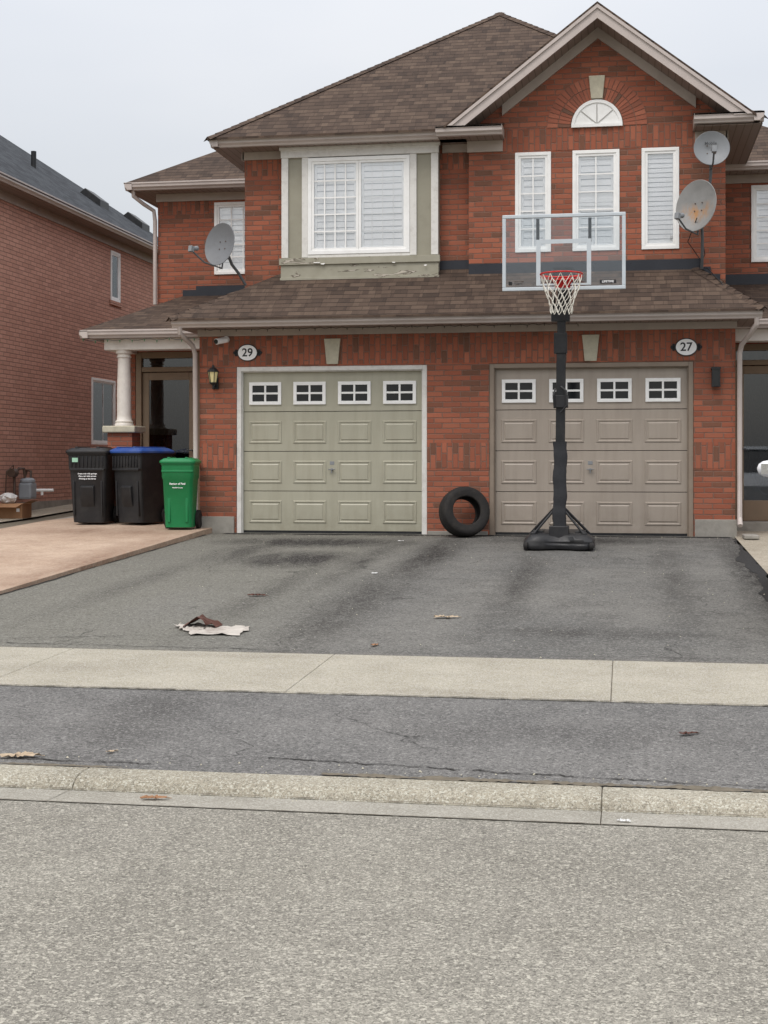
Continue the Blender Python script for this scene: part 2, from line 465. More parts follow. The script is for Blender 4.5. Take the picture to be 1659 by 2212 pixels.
def glass(name,tint,fres=1.5,add=.0,rough=.02):
    m=bpy.data.materials.new(name); m.use_nodes=True; nt=m.node_tree; nt.nodes.clear(); n=NB(nt)
    out=n.node('ShaderNodeOutputMaterial'); tr=n.node('ShaderNodeBsdfTransparent'); gl=n.node('ShaderNodeBsdfGlossy')
    tr.inputs[0].default_value=tint; gl.inputs['Roughness'].default_value=rough; gl.inputs[0].default_value=(.95,.98,1,1)
    fr=n.node('ShaderNodeFresnel'); fr.inputs[0].default_value=fres
    k=n.math('ADD',fr.outputs[0],add,clamp=True)
    mx=n.node('ShaderNodeMixShader'); n.put(mx.inputs[0],k)
    nt.links.new(tr.outputs[0],mx.inputs[1]); nt.links.new(gl.outputs[0],mx.inputs[2]); nt.links.new(mx.outputs[0],out.inputs[0])
    return m
M_glass=glass('window_glass',(1,1,1,1),1.2,.10)
M_dglass=glass('dark_glass',(.45,.46,.47,1),1.5,.05)
M_acryl=glass('acrylic',(.92,.94,.95,1),1.45,.03)
M_glow,_n,_b=new_mat('warm_lantern_glass')
_b.inputs['Base Color'].default_value=S(190,178,135); _b.inputs['Roughness'].default_value=.2
_b.inputs['Emission Color'].default_value=S(255,225,150); _b.inputs['Emission Strength'].default_value=.12
M_white_car=paint('white_car_paint',S(225,226,228),.2,.02,3,spec=.6)

ASP_R=asphalt_mat('street_asphalt',S(140,136,127),S(154,150,139),S(118,114,105),115.0,.56,bumpd=.006,
    blobs=[(-1.4,4.4,.5,1.6,.35),(-.1,4.9,1.2,.5,.3)])
ASP_D=asphalt_mat('driveway_asphalt',S(104,103,100),S(122,120,115),S(66,64,61),72.0,.44,
    blobs=[(-2.10,15.6,.36,3.6,1.15),(-2.2,11.6,.38,3.6,.85),(-3.7,17.0,1.5,.8,1.6),(-3.5,15.0,.9,1.1,1.4),(-4.3,15.8,.45,2.2,.8),(-2.75,15.2,.22,3.6,.7),(-.6,17.5,2.0,.7,1.0),(1.25,14.5,.3,5.5,1.2),(-.25,10.2,.9,.4,.7),(-.95,13.4,.28,4.0,.75),(.45,13.8,.26,4.2,.7),(-3.1,12.4,.25,3.4,.55),(-4.5,12.8,.25,3.4,.45)],
    lblobs=[(-1.4,10.8,.4,1.6,.8),(.1,11.2,.4,1.4,.8),(-3.6,11.2,.6,1.8,.6),(-1.5,14.9,.25,1.8,.6)],
    tint=(S(122,120,110),-2.3),cracks=True,litespot=.42,stain=S(46,43,41),wmin=.35)
ASP_A=asphalt_mat('boulevard_asphalt',S(106,105,103),S(124,122,119),S(76,75,74),85.0,.46,
    blobs=[(-2.45,7.0,.35,1.2,.6),(-.2,6.9,1.5,.3,.35)],lblobs=[(-.4,6.4,1.2,.4,.6),(-3.4,6.6,.5,.6,.6)],cracks=True,litespot=.42,stain=S(68,66,64))
CONC=asphalt_mat('sidewalk_concrete',S(174,167,149),S(190,183,166),S(146,138,121),160.0,.38,bumpd=.003,blobs=[(-3.3,8.3,.7,.3,.5),(-.9,7.8,.9,.15,.6),(.2,8.6,.5,.3,.3),(-2.3,8.9,.9,.12,.5)])
KERB=asphalt_mat('kerb_concrete',S(164,157,140),S(180,173,157),S(120,113,98),125.0,.44,bumpd=.004)
GUT=asphalt_mat('gutter_concrete',S(158,153,142),S(172,167,157),S(122,117,105),150.0,.30,bumpd=.002)
PATIO=asphalt_mat('patio_concrete',S(178,154,134),S(196,174,154),S(140,114,96),40.0,.16,bumpd=.002,blobs=[(-5.5,14,.5,4,.9),(-6.5,17.5,2.0,.8,.9),(-7.0,14.2,.8,1.0,.7),(-6.2,12.5,.5,1.5,.6)],litespot=.3)
PATH=asphalt_mat('path_concrete',S(160,150,134),S(178,168,152),S(120,110,95),90.0,.25,bumpd=.002)
GRASS=paint('winter_grass',S(96,92,62),.95,.3,12,S(70,60,44),.6,bump=1.0)

# ------------------------------------------------------------------ world + light
SUN_EL,SUN_AZ=R(58),R(200)
w=bpy.data.worlds.new('World'); scene.world=w; w.use_nodes=True
nt=w.node_tree; nt.nodes.clear(); n=NB(nt)
out=n.node('ShaderNodeOutputWorld')
sky=n.node('ShaderNodeTexSky',sky_type='NISHITA'); sky.sun_disc=False; sky.sun_elevation=SUN_EL; sky.sun_rotation=SUN_AZ; sky.dust_density=4
b1=n.node('ShaderNodeBackground'); nt.links.new(sky.outputs[0],b1.inputs[0]); b1.inputs[1].default_value=.05
dirv=n.node('ShaderNodeTexCoord').outputs['Generated']
dz=n.sep(dirv)
zz=n.math('MAXIMUM',dz[2],0.0)
lum=n.math('ADD',.35,n.math('MULTIPLY',zz,1.22))
mp=n.node('ShaderNodeMapping'); mp.inputs['Scale'].default_value=(1,1,3.0); n.put(mp.inputs['Vector'],dirv)
cl=n.noise(mp.outputs[0],1.6,4.0,.5)
lum=n.math('MULTIPLY',lum,n.mapr(cl,.3,.7,.92,1.08))
colr=n.mix(n.mapr(cl,.3,.7),(0.965,.985,1.02,1),(1.015,1.0,.985,1))
b2=n.node('ShaderNodeBackground'); n.put(b2.inputs[0],colr); n.put(b2.inputs[1],lum)
add=n.node('ShaderNodeAddShader'); nt.links.new(b1.outputs[0],add.inputs[0]); nt.links.new(b2.outputs[0],add.inputs[1])
nt.links.new(add.outputs[0],out.inputs[0])
sl=bpy.data.lights.new('sun','SUN'); sl.energy=1.1; sl.angle=R(22); sl.color=(1,.97,.93)
so=bpy.data.objects.new('sun',sl); COL.objects.link(so)
d=Vector((math.sin(SUN_AZ)*math.cos(SUN_EL),math.cos(SUN_AZ)*math.cos(SUN_EL),math.sin(SUN_EL)))
so.rotation_euler=d.to_track_quat('Z','Y').to_euler(); so.location=(0,0,30)

# ------------------------------------------------------------------ ground
def strip(name,prof,x0,x1,mat,dz=.0,kind='structure'):
    g=G()
    for (ya,za),(yb,zb) in zip(prof[:-1],prof[1:]):
        g.face([(x0,ya,za+dz),(x1,ya,za+dz),(x1,yb,zb+dz),(x0,yb,zb+dz)])
    return part(name,g,mat,kind=kind)
strip('ground',[(-400,-.58),(5.5,-.58),(6.1,-.50),(9.0,-.42),(18.2,-.10),(25,-.02),(60,0),(600,0)],-400,400,GRASS)
def zd(y): return -.0361*(18.2-y)
strip('street',[(-9,-.56),(-3,-.50),(2.0,-.478),(5.54,-.488)],-200,200,ASP_R)
g=G(); joints=[-24,-20,-16,-11.4,-6.9,-4.6,-2.35,-.09,2.15,4.4,8,12,16,20,24]
def kprof(d,lo): return [(5.54,-.58),(5.54,-.490-d),(5.80,-.502-d),(5.815,-.497-d),(5.835+d,-.474-d),(5.865+d,-.456-d),(5.91,-.447-d),(6.02,-.445-d),(6.02,-.58)]
for a,b in zip(joints[:-1],joints[1:]):
    g.prismX(kprof(random.uniform(0,.003),0),a+.0018,b-.0018)
part('kerb',g,KERB,kind='structure',bevel=.005)
g=G(); g.prismX([(5.56,-.575),(5.56,-.500),(5.82,-.508),(5.86,-.464),(6.0,-.453),(6.0,-.575)],-24,24); part('kerb_joint_filler',g,M_soil,kind='structure')
g=G()
for a,b in zip(joints[:-1],joints[1:]):
    g.face([(a+.002,5.545,-.4855),(b-.002,5.545,-.4855),(b-.002,5.79,-.4965),(a+.002,5.79,-.4965)])
part('gutter_pan',g,GUT,kind='structure')
strip('boulevard_driveway',[(6.02,-.451),(6.35,-.435),(7.67,-.364)],-5.6,1.6,ASP_A)
strip('boulevard_lawn',[(6.02,-.447),(7.67,-.362)],-40,-5.6,GRASS); strip('boulevard_lawn',[(6.02,-.447),(7.67,-.362)],1.6,40,GRASS)
g=G(); xj=[-1.86+1.79*i for i in range(-12,14)]
for a,b in zip(xj[:-1],xj[1:]):
    g.slab([(a+.0015,7.67,-.36),(b-.0015,7.67,-.36),(b-.0015,9.06,-.33),(a+.0015,9.06,-.33)],.12)
part('sidewalk',g,CONC,kind='structure',bevel=.006)
g=G(); g.slab([(-22,7.69,-.370),(22,7.69,-.370),(22,9.04,-.340),(-22,9.04,-.340)],.1); part('sidewalk_joint_filler',g,M_soil,kind='structure')
strip('driveway',[(9.06,-.336),(18.2,0.0),(18.42,.004)],-5.42,1.33,ASP_D)
def zp(y): return -.318+(y-9.06)*.0425
ys=[9.07,17.7,19.3,20.4]
pz=[zp(9.07),.05,.105,.11]
g=G()
for i in range(3):
    g.slab([(-8.2,ys[i],pz[i]),(-5.40,ys[i],pz[i]),(-5.40,ys[i+1],pz[i+1]),(-8.2,ys[i+1],pz[i+1])],.15)
part('patio',g,PATIO,kind='structure')
g=G(); g.slab([(-8.36,12,-.15),(-8.2,12,-.15),(-8.2,26,.28),(-8.36,26,.28)],.3); part('patio_kerb',g,M_conc,kind='structure')
strip('side_soil',[(12,-.2),(18,.02),(20.3,.07),(26,.27),(34,.3)],-8.9,-8.36,M_soil)
strip('side_path',[(12,-.14),(18,.045),(20.3,.10),(26,.30),(34,.32)],-9.62,-8.9,PATH)
strip('neighbour_walkway',[(9.07,-.325),(18.3,.01),(20.2,.03)],1.36,2.2,PATH)
strip('neighbour_driveway',[(9.07,-.33),(20,.02)],2.2,8.5,ASP_D)
def ribbon(name,pts,w,zf,mat,jit=.5):
    g=G(); L=[]; o=0
    for i,(x,y) in enumerate(pts):
        o=o*.6+random.uniform(-jit,jit)*.6
        L.append((x,y,w*max(.05,1+o)))
    rows=[]
    for i in range(len(L)):
        a=L[max(i-1,0)]; b=L[min(i+1,len(L)-1)]; dx,dy=b[0]-a[0],b[1]-a[1]; l=math.hypot(dx,dy); nx,ny=-dy/l,dx/l
        x,y,ww=L[i]; rows+= [(x-nx*ww,y-ny*ww,zf(y-ny*ww)),(x+nx*ww,y+ny*ww,zf(y+ny*ww))]
    g.raw(rows,[(2*i,2*i+2,2*i+3,2*i+1) for i in range(len(L)-1)])
    return part(name,g,mat,kind='structure')
def wander(x0,y0,x1,y1,n,a):
    out=[];o=0
    for i in range(n+1):
        t=i/n; o=o*.8+random.uniform(-a,a)
        out.append((x0+(x1-x0)*t+(o if abs(x1-x0)<abs(y1-y0) else 0),y0+(y1-y0)*t+(o if abs(x1-x0)>=abs(y1-y0) else 0)))
    return out
dzf=lambda y:-.336+(y-9.06)*.03676+.004
azf=lambda y:(-.451+(y-6.02)*.0485 if y<6.35 else -.435+(y-6.35)*.0538)+.004
ribbon('tar_edge',wander(1.27,9.3,1.30,17.9,60,.03),.07,dzf,M_tar,.8)
ribbon('tar_edge',wander(-5.2,18.12,1.3,18.12,70,.010),.05,lambda y:dzf(min(y,18.2))+.001,M_tar,.7)
ribbon('patio_edge_crack',wander(-5.39,9.4,-5.39,17.9,80,.010),.010,lambda y:dzf(y)+.002,M_crack,.8)
ribbon('asphalt_crack',wander(-5.3,9.28,-2.4,9.2,150,.012),.004,dzf,M_crack,.9)
ribbon('asphalt_crack',wander(-4.3,9.45,-3.0,9.75,80,.012),.003,dzf,M_crack,.9)
ribbon('asphalt_crack',wander(-2.4,9.15,1.2,9.25,150,.008),.0025,dzf,M_crack,.9)
ribbon('asphalt_crack',wander(-4.2,6.17,-2.1,6.12,150,.008),.004,azf,M_crack,.9)
ribbon('asphalt_crack',wander(-1.6,6.30,.2,6.13,160,.009),.004,azf,M_crack,.9)
ribbon('asphalt_crack',wander(.2,6.13,1.2,6.10,90,.007),.003,azf,M_crack,.9)
ribbon('kerb_soil',wander(-5.0,6.03,-2.2,6.035,200,.003),.012,lambda y:azf(y)+.003,M_soil,.9)
ribbon('kerb_soil',wander(-1.3,6.05,.6,6.04,160,.004),.022,lambda y:azf(y)+.003,M_soil,.9)
ribbon('kerb_soil',wander(.6,6.03,3,6.03,120,.003),.008,lambda y:azf(y)+.003,M_soil,.9)
ribbon('sidewalk_soil',wander(-5.2,7.664,1.6,7.664,400,.0015),.006,lambda y:-.3555,M_crack,.8)
ribbon('sidewalk_soil',wander(-5.2,9.07,1.3,9.07,400,.002),.004,lambda y:-.3275,M_soil,.8)
ribbon('gutter_seam',wander(-5.2,5.54,3,5.54,400,.0015),.0028,lambda y:-.4825,M_soil,.9)
ribbon('kerb_seam',wander(-5.2,5.803,3,5.803,400,.0015),.004,lambda y:-.4905,M_soil,.9)

# ------------------------------------------------------------------ house
house=root('semi_detached_house',(-2.1,20,0),'red brick semi-detached house with brown shingle roof and two garage doors','house')
g=G()
LD=(-5.074,-2.521,0,2.207); RD=(-1.715,.861,0,2.211)
g.wall(-5.578,1.37,-.15,2.66,18.25,[LD,RD],.2)
for sx in (-5.578,1.37):
    q=[(sx,18.25,-.15),(sx,18.25,2.7),(sx,20.0,2.7),(sx,20.0,-.15)]
    g.face(q if sx<0 else q[::-1])
part('garage_wall',g,M_brick,house)
g=G()
g.box(-5.580,1.372,18.247,18.26,2.225,2.61)
for a,b in ((-5.580,-5.074),(-2.521,-1.715),(.861,1.372)): g.box(a,b,18.247,18.26,.86,1.19)
parts('soldier_course',g,M_soldier,house)
g=G()
for a,b in ((-5.60,-5.10),(-2.515,-1.73),(.875,1.39)): g.box(a,b,18.225,18.3,-.15,.22 if a!=-2.515 else .05)
parts('foundation',g,M_conc,house,bevel=.008)
for cx in (-3.77,-.42):
    g=G(); g.prismY([(cx-.075,2.225),(cx+.075,2.225),(cx+.11,2.56),(cx-.11,2.56)],18.215,18.26); part('keystone',g,M_stone,house,bevel=.006)
def rings(g,x0,x1,z0,z1,steps):
    prev=None
    for ins,y in steps:
        r=[(x0+ins,y,z0+ins),(x1-ins,y,z0+ins),(x1-ins,y,z1-ins),(x0+ins,y,z1-ins)]
        if prev:
            for i in range(4): g.face([prev[i],prev[(i+1)%4],r[(i+1)%4],r[i]])
        prev=r
    g.face(prev)
def garage_door(o,mat,fmat,lab,flab):
    x0,x1,_,zt=o
    g=G(); t=.062
    g.box(x0+.002,x0+t,18.262,18.34,0.0,zt-.002); g.box(x1-t,x1-.002,18.262,18.34,0.0,zt-.002); g.box(x0+t,x1-t,18.262,18.34,zt-t,zt-.002)
    g.box(x0+t,x0+t+.012,18.285,18.36,0.0,zt-t); g.box(x1-t-.012,x1-t,18.285,18.36,0.0,zt-t); g.box(x0+t+.012,x1-t-.012,18.285,18.36,zt-t-.012,zt-t)
    a,b=x0+t+.010,x1-t-.010; top=zt-t-.008
    h=(top-.03)/4; g2=G(); Y=18.345
    for s in range(4):
        z0=.03+s*h; g2.box(a,b,Y,Y+.045,z0+.004,z0+h-.004)
        pw=(b-a)/4
        for i in range(4):
            cx=a+pw*(i+.5); zc=z0+h/2-.01
            if s<3:
                rings(g2,cx-pw*.375,cx+pw*.375,zc-.15,zc+.15,[(0,Y),(.010,Y-.010),(.022,Y-.010),(.034,Y-.001),(.042,Y-.001),(.056,Y-.009)])
    door=part('garage_door',g2,mat,house,bevel=.003,label=lab)
    part('frame',g,fmat,door,bevel=.004,label=flab)
    g=G(); g.box(a,b,Y+.003,Y+.04,.004,.034); part('bottom_seal',g,M_blackm,door)
    cx=(a+b)/2+.0
    g=G(); zz=.03+h*1.55
    g.cyl((cx,Y+.01,zz),(cx,Y-.03,zz),.016,n=14); g.cyl((cx-.045,Y-.032,zz),(cx+.045,Y-.032,zz),.007,n=8)
    g.cyl((cx,Y-.032,zz),(cx,Y-.032,zz-.05),.006,n=8)
    part('handle',g,M_dish,door,smooth=True)
    g=G(); g.box(cx-.03,cx+.03,Y-.004,Y+.01,zz+.060,zz+.105); part('lock_plate',g,M_dish,door,bevel=.003)
    pw=(b-a)/4
    for i in range(4):
        cx=a+pw*(i+.5); zc=.03+3*h+h*.46; W,H=.218,.150
        g=G(); t2=.044
        g.box(cx-W,cx+W,Y-.022,Y+.006,zc-H,zc-H+t2); g.box(cx-W,cx+W,Y-.022,Y+.006,zc+H-t2,zc+H)
        g.box(cx-W,cx-W+t2,Y-.022,Y+.006,zc-H+t2,zc+H-t2); g.box(cx+W-t2,cx+W,Y-.022,Y+.006,zc-H+t2,zc+H-t2)
        g.box(cx-.013,cx+.013,Y-.018,Y+.004,zc-H+t2,zc+H-t2); g.box(cx-W+t2,cx-.013,Y-.018,Y+.004,zc-.013,zc+.013); g.box(cx+.013,cx+W-t2,Y-.018,Y+.004,zc-.013,zc+.013)
        wn=part('door_window',g,M_white,door,bevel=.003)
        g=G(); g.box(cx-W+t2,cx+W-t2,Y-.006,Y-.002,zc-H+t2,zc+H-t2)
        part('pane',g,M_pane,wn)
garage_door(LD,M_doorA,M_whiteold,'greyish sage sectional garage door','weathered white door frame')
garage_door(RD,M_doorB,M_taupe,'taupe sectional garage door','taupe door frame')
g=G(); g.box(-5.5,1.3,18.47,18.5,-.1,2.6); part('garage_interior',g,M_inside,house)

g=G(); g.box(-5.60,1.392,18.22,18.26,2.612,2.70); part('frieze_board',g,M_frieze,house,bevel=.004)
g=G(); g.box(-5.79,1.64,17.80,18.25,2.70,2.712); g.box(-5.79,-5.578,18.25,19.0,2.70,2.712); g.box(1.37,1.64,18.25,19.0,2.70,2.712); parts('soffit',g,M_soffit2,house)
GP=[(0,0),(.075,0),(.085,.02),(.115,.045),(.118,.085),(.130,.09),(.130,.112),(.118,.112),(.113,.10),(.0,.10)]
def gutter(x0,x1,y,ztop,par=None,axis='X',side=-1):
    g=G()
    if axis=='X':
        prof=[(y+.13-p[0],ztop-.112+p[1]) for p in GP]
        g.prismX(prof,x0,x1)
    else:
        prof=[(y-side*.13+side*p[0],ztop-.112+p[1]) for p in GP]
        if side<0: prof=prof[::-1]
        g.prismY(prof,x0,x1)
    return part('gutter',g,M_gutter,par or house)
gutter(-5.80,1.653,17.70,2.80)
def spout(path,r=.032):
    g=G(); g.tube(path,r,10); part('downspout',g,M_gutter,house,smooth=True)
spout([(-5.70,17.77,2.70),(-5.70,17.78,2.62),(-5.67,17.95,2.55),(-5.63,18.10,2.48),(-5.62,18.18,2.38),(-5.62,18.2,1.2),(-5.62,18.2,.25),(-5.62,18.12,.15)])
spout([(1.59,17.77,2.70),(1.59,17.78,2.62),(1.53,17.92,2.52),(1.44,18.12,2.40),(1.42,18.2,2.30),(1.42,18.2,1.2),(1.42,18.2,.25),(1.42,18.1,.15)])
spout([(-7.46,20.93,5.14),(-7.46,20.94,5.05),(-7.35,21.1,4.95),(-7.22,21.2,4.86),(-7.2,21.2,4.7),(-7.2,21.2,3.4)])
g=G()
g.slab([(-5.82,17.68,2.80),(1.673,17.68,2.80),(.815,18.95,3.56),(-4.55,18.95,3.56)],.03)
g.slab([(-5.82,17.68,2.80),(-4.55,18.95,3.56),(-4.55,21.3,3.56),(-5.82,21.3,2.80)],.03)
g.slab([(1.673,17.68,2.80),(1.673,21.3,2.80),(.815,21.3,3.56),(.815,18.95,3.56)],.03)
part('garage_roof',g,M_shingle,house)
def caps(a,b,w=.09,h=.022):
    g=G(); a=Vector(a);b=Vector(b); k=int((b-a).length/.14); s=(b-a).cross(Vector((0,0,1))).normalized()*w
    for i in range(k):
        p=a+(b-a)*i/k; q=a+(b-a)*(i+1.15)/k; up=Vector((0,0,h)); dn=Vector((0,0,-.035))
        g.raw([p-s+dn,p+up,p+s+dn,q-s+dn,q+up*.4,q+s+dn],[(0,1,4,3),(1,2,5,4)])
    part('hip_cap',g,M_shingle,house)
caps((-5.82,17.68,2.80),(-5.12,18.40,3.22)); caps((1.673,17.68,2.80),(.93,18.74,3.45))

g=G()
BX0,BX1=-4.566,-2.438
g.wall(-5.135,-2.03,3.0,5.2,18.9,[(BX0+.05,BX1-.05,3.45,5.18)],.1)
g.face([(-5.135,18.9,3.0),(-5.135,18.9,5.2),(-5.135,24,5.2),(-5.135,24,3.0)])
W3=[(-1.419,-.945,3.70,5.02),(-.669,-.058,3.70,5.02),(.221,.703,3.70,5.02)]
g.wall(-2.03,1.286,3.0,5.05,18.75,W3,.11)
def rz(x,off=0): return 6.81-.767*abs(x+.337)-off
g.face([(-2.03,18.75,5.05),(1.286,18.75,5.05),(1.286,18.75,rz(1.286,.15)),(-.337,18.75,rz(-.337,.15)),(-2.03,18.75,rz(-2.03,.15))])
g.face([(-2.03,18.75,3),(-2.03,18.75,5.3),(-2.03,18.9,5.3),(-2.03,18.9,3)])
g.face([(1.286,18.75,5.3),(1.286,18.75,3),(1.286,24,3),(1.286,24,5.3)])
part('upper_wall',g,M_brick,house)
g=G(); g.box(-1.60,.90,18.746,18.76,5.03,5.325)
g.box(-5.137,-4.60,18.897,18.91,4.86,5.08); g.box(-2.40,-2.03,18.897,18.91,4.86,5.08)
parts('soldier_course',g,M_soldier,house)
g=G(); g.box(-7.1,2.9,24,29,-.1,5.15); g.box(-5.0,1.2,19.3,24,-.1,5.15); parts('rear_wall',g,M_brick,house)

ax,az,ay=-.351,5.325,18.75
N=29
for half in (0,1):
    g=G()
    for i in range(N):
        t0=math.pi*i/N+.008; t1=math.pi*(i+1)/N-.008; tm=(t0+t1)/2
        if abs(tm-math.pi/2)<.16 or (tm>math.pi/2)!=bool(half): continue
        for r0,r1 in ((.345,.500),(.510,.645)):
            p=[(ax+r0*math.cos(t0),az+r0*math.sin(t0)),(ax+r1*math.cos(t0),az+r1*math.sin(t0)),(ax+r1*math.cos(t1),az+r1*math.sin(t1)),(ax+r0*math.cos(t1),az+r0*math.sin(t1))]
            g.prismY(p,ay-.014,ay+.01)
    part('brick_arch',g,M_archbrick,house)
g=G(); g.prismY([(ax+.65*math.cos(math.pi*i/24),az+.65*math.sin(math.pi*i/24)) for i in range(25)],ay-.005,ay+.01); part('arch_mortar',g,M_mortar,house)
g=G(); g.prismY([(ax+.325*math.cos(math.pi*i/24),az+.004+.335*math.sin(math.pi*i/24)) for i in range(25)],ay-.02,ay+.01)
hw=part('half_round_window',g,M_white,house)
g=G()
for k in range(24):
    t0,t1=math.pi*k/24,math.pi*(k+1)/24
    g.prismY([(ax+r*math.cos(t),az+.004+r*1.04*math.sin(t)) for r,t in ((.29,t0),(.33,t0),(.33,t1),(.29,t1))],ay-.034,ay-.018)
g.box(ax-.33,ax+.33,ay-.042,ay-.018,az-.01,az+.03)
part('frame',g,M_white,hw)
g=G()
for t in (math.pi*.25,math.pi*.5,math.pi*.75):
    c,s_=math.cos(t),math.sin(t); nx,nz=-s_*.006,c*.006
    g.prismY([(ax+nx,az+.03+nz),(ax-nx,az+.03-nz),(ax+.285*c-nx,az+.285*s_-nz),(ax+.285*c+nx,az+.285*s_+nz)],ay-.027,ay-.018)
part('fan_bars',g,M_fan,hw)
g=G(); g.prismY([(ax-.075,5.68),(ax+.075,5.68),(ax+.105,5.98),(ax-.105,5.98)],18.70,18.76); part('keystone',g,M_stone,house,bevel=.006)

def window(x0,x1,z0,z1,y,sashes=1,cols=2,rows=5,par=None,shut=True,split=False,fmat=None,casing=.045,blind=False):
    fm=fmat or M_white
    g=G(); c=casing
    def frame(g,a,b,c0,d,t,ya,yb):
        g.box(a,b,ya,yb,c0,c0+t); g.box(a,b,ya,yb,d-t,d); g.box(a,a+t,ya,yb,c0+t,d-t); g.box(b-t,b,ya,yb,c0+t,d-t)
    frame(g,x0+.002,x1-.002,z0+.002,z1-.002,c,y-.018,y+.09)
    w_=(x1-x0-2*c)/sashes
    g2=G(); g3=G()
    for s in range(sashes):
        a=x0+c+w_*s; b=a+w_
        frame(g,a+.001,b-.001,z0+c+.001,z1-c-.001,.034,y-.006,y+.030)
        A,B,C,D=a+.035,b-.035,z0+c+.035,z1-c-.035
        if not (sashes==2 and s==1):
            for i in range(1,cols): 
                xx=A+(B-A)*i/cols; g3.box(xx-.009,xx+.009,y+.004,y+.010,C,D)
            for j in range(1,rows):
                zz=C+(D-C)*j/rows; g3.box(A,B,y+.0045,y+.0105,zz-.009,zz+.009)
        else:
            for i in range(1,cols): 
                xx=A+(B-A)*i/cols; g3.box(xx-.004,xx+.004,y+.022,y+.026,C,D)
            for j in range(1,rows):
                zz=C+(D-C)*j/rows; g3.box(A,B,y+.0225,y+.0265,zz-.004,zz+.004)
        g2.box(A,B,y+.012,y+.016,C,D)
    wn=part('window',g,fm,par or house,bevel=.003)
    if g3.v: part('glazing_bars',g3,fm,wn)
    part('glass_pane',g2,M_glass,wn)
    if shut:
        g=G()
        for s in range(sashes):
            a=x0+c+w_*s+.02; b=a+w_-.04; Y=y+.031
            mids=[z0+c+.02,(z0+z1)/2-.02,z1-c-.02] if split else [z0+c+.02,z1-c-.02]
            for c0,d0 in zip(mids[:-1],mids[1:]):
                g.mi=0
                fw=.012 if blind else .045
                frame(g,a,b,c0+.002,d0-.002,fw,Y,Y+.02)
                k=int((d0-c0-2*fw)/(.06 if blind else .08)); hh=(d0-c0-2*fw)/k
                tilt=random.uniform(.005,.010)
                for i in range(k):
                    zl=c0+fw+i*hh
                    g.mi=0; g.face([(a+fw,Y+.002+tilt,zl+.005),(b-fw,Y+.002+tilt,zl+.005),(b-fw,Y+.002+tilt*2,zl+hh-.003),(a+fw,Y+.002+tilt*2,zl+hh-.003)])
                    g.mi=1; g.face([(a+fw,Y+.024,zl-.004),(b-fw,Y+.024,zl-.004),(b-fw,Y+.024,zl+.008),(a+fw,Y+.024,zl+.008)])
                g.mi=0
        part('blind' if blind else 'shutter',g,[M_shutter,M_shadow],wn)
    g=G(); g.box(x0+.01,x1-.01,y+.17,y+.19,z0,z1); part('room_shade',g,M_roomshade,wn)
    return wn
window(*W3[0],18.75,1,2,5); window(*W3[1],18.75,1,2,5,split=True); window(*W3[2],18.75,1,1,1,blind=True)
g=G(); Y=18.7
g.box(BX0,BX1,Y+.03,18.9,3.42,3.70)
g.box(BX0,BX0+.02,Y+.03,18.9,3.70,5.18); g.box(BX1-.02,BX1,Y+.03,18.9,3.70,5.18); g.box(-4.50,-4.26,Y+.03,Y+.05,3.70,5.05); g.box(-2.74,-2.50,Y+.03,Y+.05,3.70,5.05)
bay=part('bay',g,M_sage,house)
g=G()
g.box(BX0-.012,BX1+.012,Y-.012,Y+.03,5.05,5.185); g.box(BX0-.03,BX1+.03,Y-.03,Y+.03,5.15,5.187)
for a,b in ((BX0-.004,-4.478),(-4.288,-4.205),(-2.815,-2.725),(-2.53,BX1+.004)): g.box(a,b,Y,Y+.035,3.70,5.05)
g.box(-4.205,-2.815,Y+.0,Y+.03,3.695,3.735)
part('bay_trim',g,M_whiteold,bay,bevel=.004)
g=G(); g.box(BX0-.03,BX1+.03,Y-.035,Y+.03,3.60,3.69); g.box(BX0-.01,BX1+.01,Y-.012,Y+.03,3.42,3.60); g.box(BX0-.02,BX1+.02,Y-.022,Y+.03,3.385,3.43)
part('bay_sill',g,M_peel,bay,bevel=.004,label='peeling sage sill of the bay window')
window(-4.205,-2.815,3.735,5.04,Y+.01,2,4,5,casing=.05)
for x,z,s in ((-4.12,3.63,.10),(-4.02,3.61,.06),(-3.05,3.61,.05),(-2.62,3.56,.04)):
    g=G(); yy=Y-.037
    g.raw([(x,yy,z),(x+s,yy,z+random.uniform(-.008,.008)),(x+s*.8,yy-.010,z-.016),(x+.1*s,yy-.012,z-.012)],[(0,1,2,3)])
    part('paint_flake',g,M_whiteold,bay)
g=G(); g.box(-2.03,.98,18.732,18.752,3.40,3.565); g.box(.98,1.10,18.735,18.752,3.25,3.46); g.box(1.1,1.22,18.735,18.752,3.15,3.36); g.box(-2.44,-2.03,18.885,18.902,3.48,3.64)
g.box(-5.12,-4.57,18.885,18.902,3.18,3.30)
parts('flashing',g,M_flash,house)

g=G(); g.box(-5.49,-2.05,18.56,18.90,5.187,5.2); g.box(-5.49,-5.135,18.9,23,5.187,5.2)
g.box(-2.40,-1.56,18.42,18.75,5.187,5.2); g.box(.88,1.72,18.42,18.75,5.20,5.213); g.box(1.286,1.72,18.75,25,5.20,5.213)
parts('soffit',g,M_soffit2,house)
g=G(); g.box(-5.16,-4.60,18.86,18.9,5.08,5.187); g.box(-2.40,-2.03,18.86,18.9,5.08,5.187); g.box(-2.05,-1.58,18.71,18.75,5.04,5.187); g.box(.90,1.31,18.71,18.75,5.06,5.2)
g.box(-5.17,-5.135,18.86,23,5.08,5.187); g.box(1.286,1.32,18.71,24,5.08,5.2)
g.box(-1.60,-1.56,18.44,18.75,5.2,5.33); g.box(.875,.915,18.44,18.75,5.215,5.36)
parts('frieze_board',g,M_frieze,house,bevel=.003)
gutter(-5.50,-2.40,18.45,5.30); gutter(-2.42,-1.555,18.30,5.30); gutter(.872,1.73,18.30,5.335)
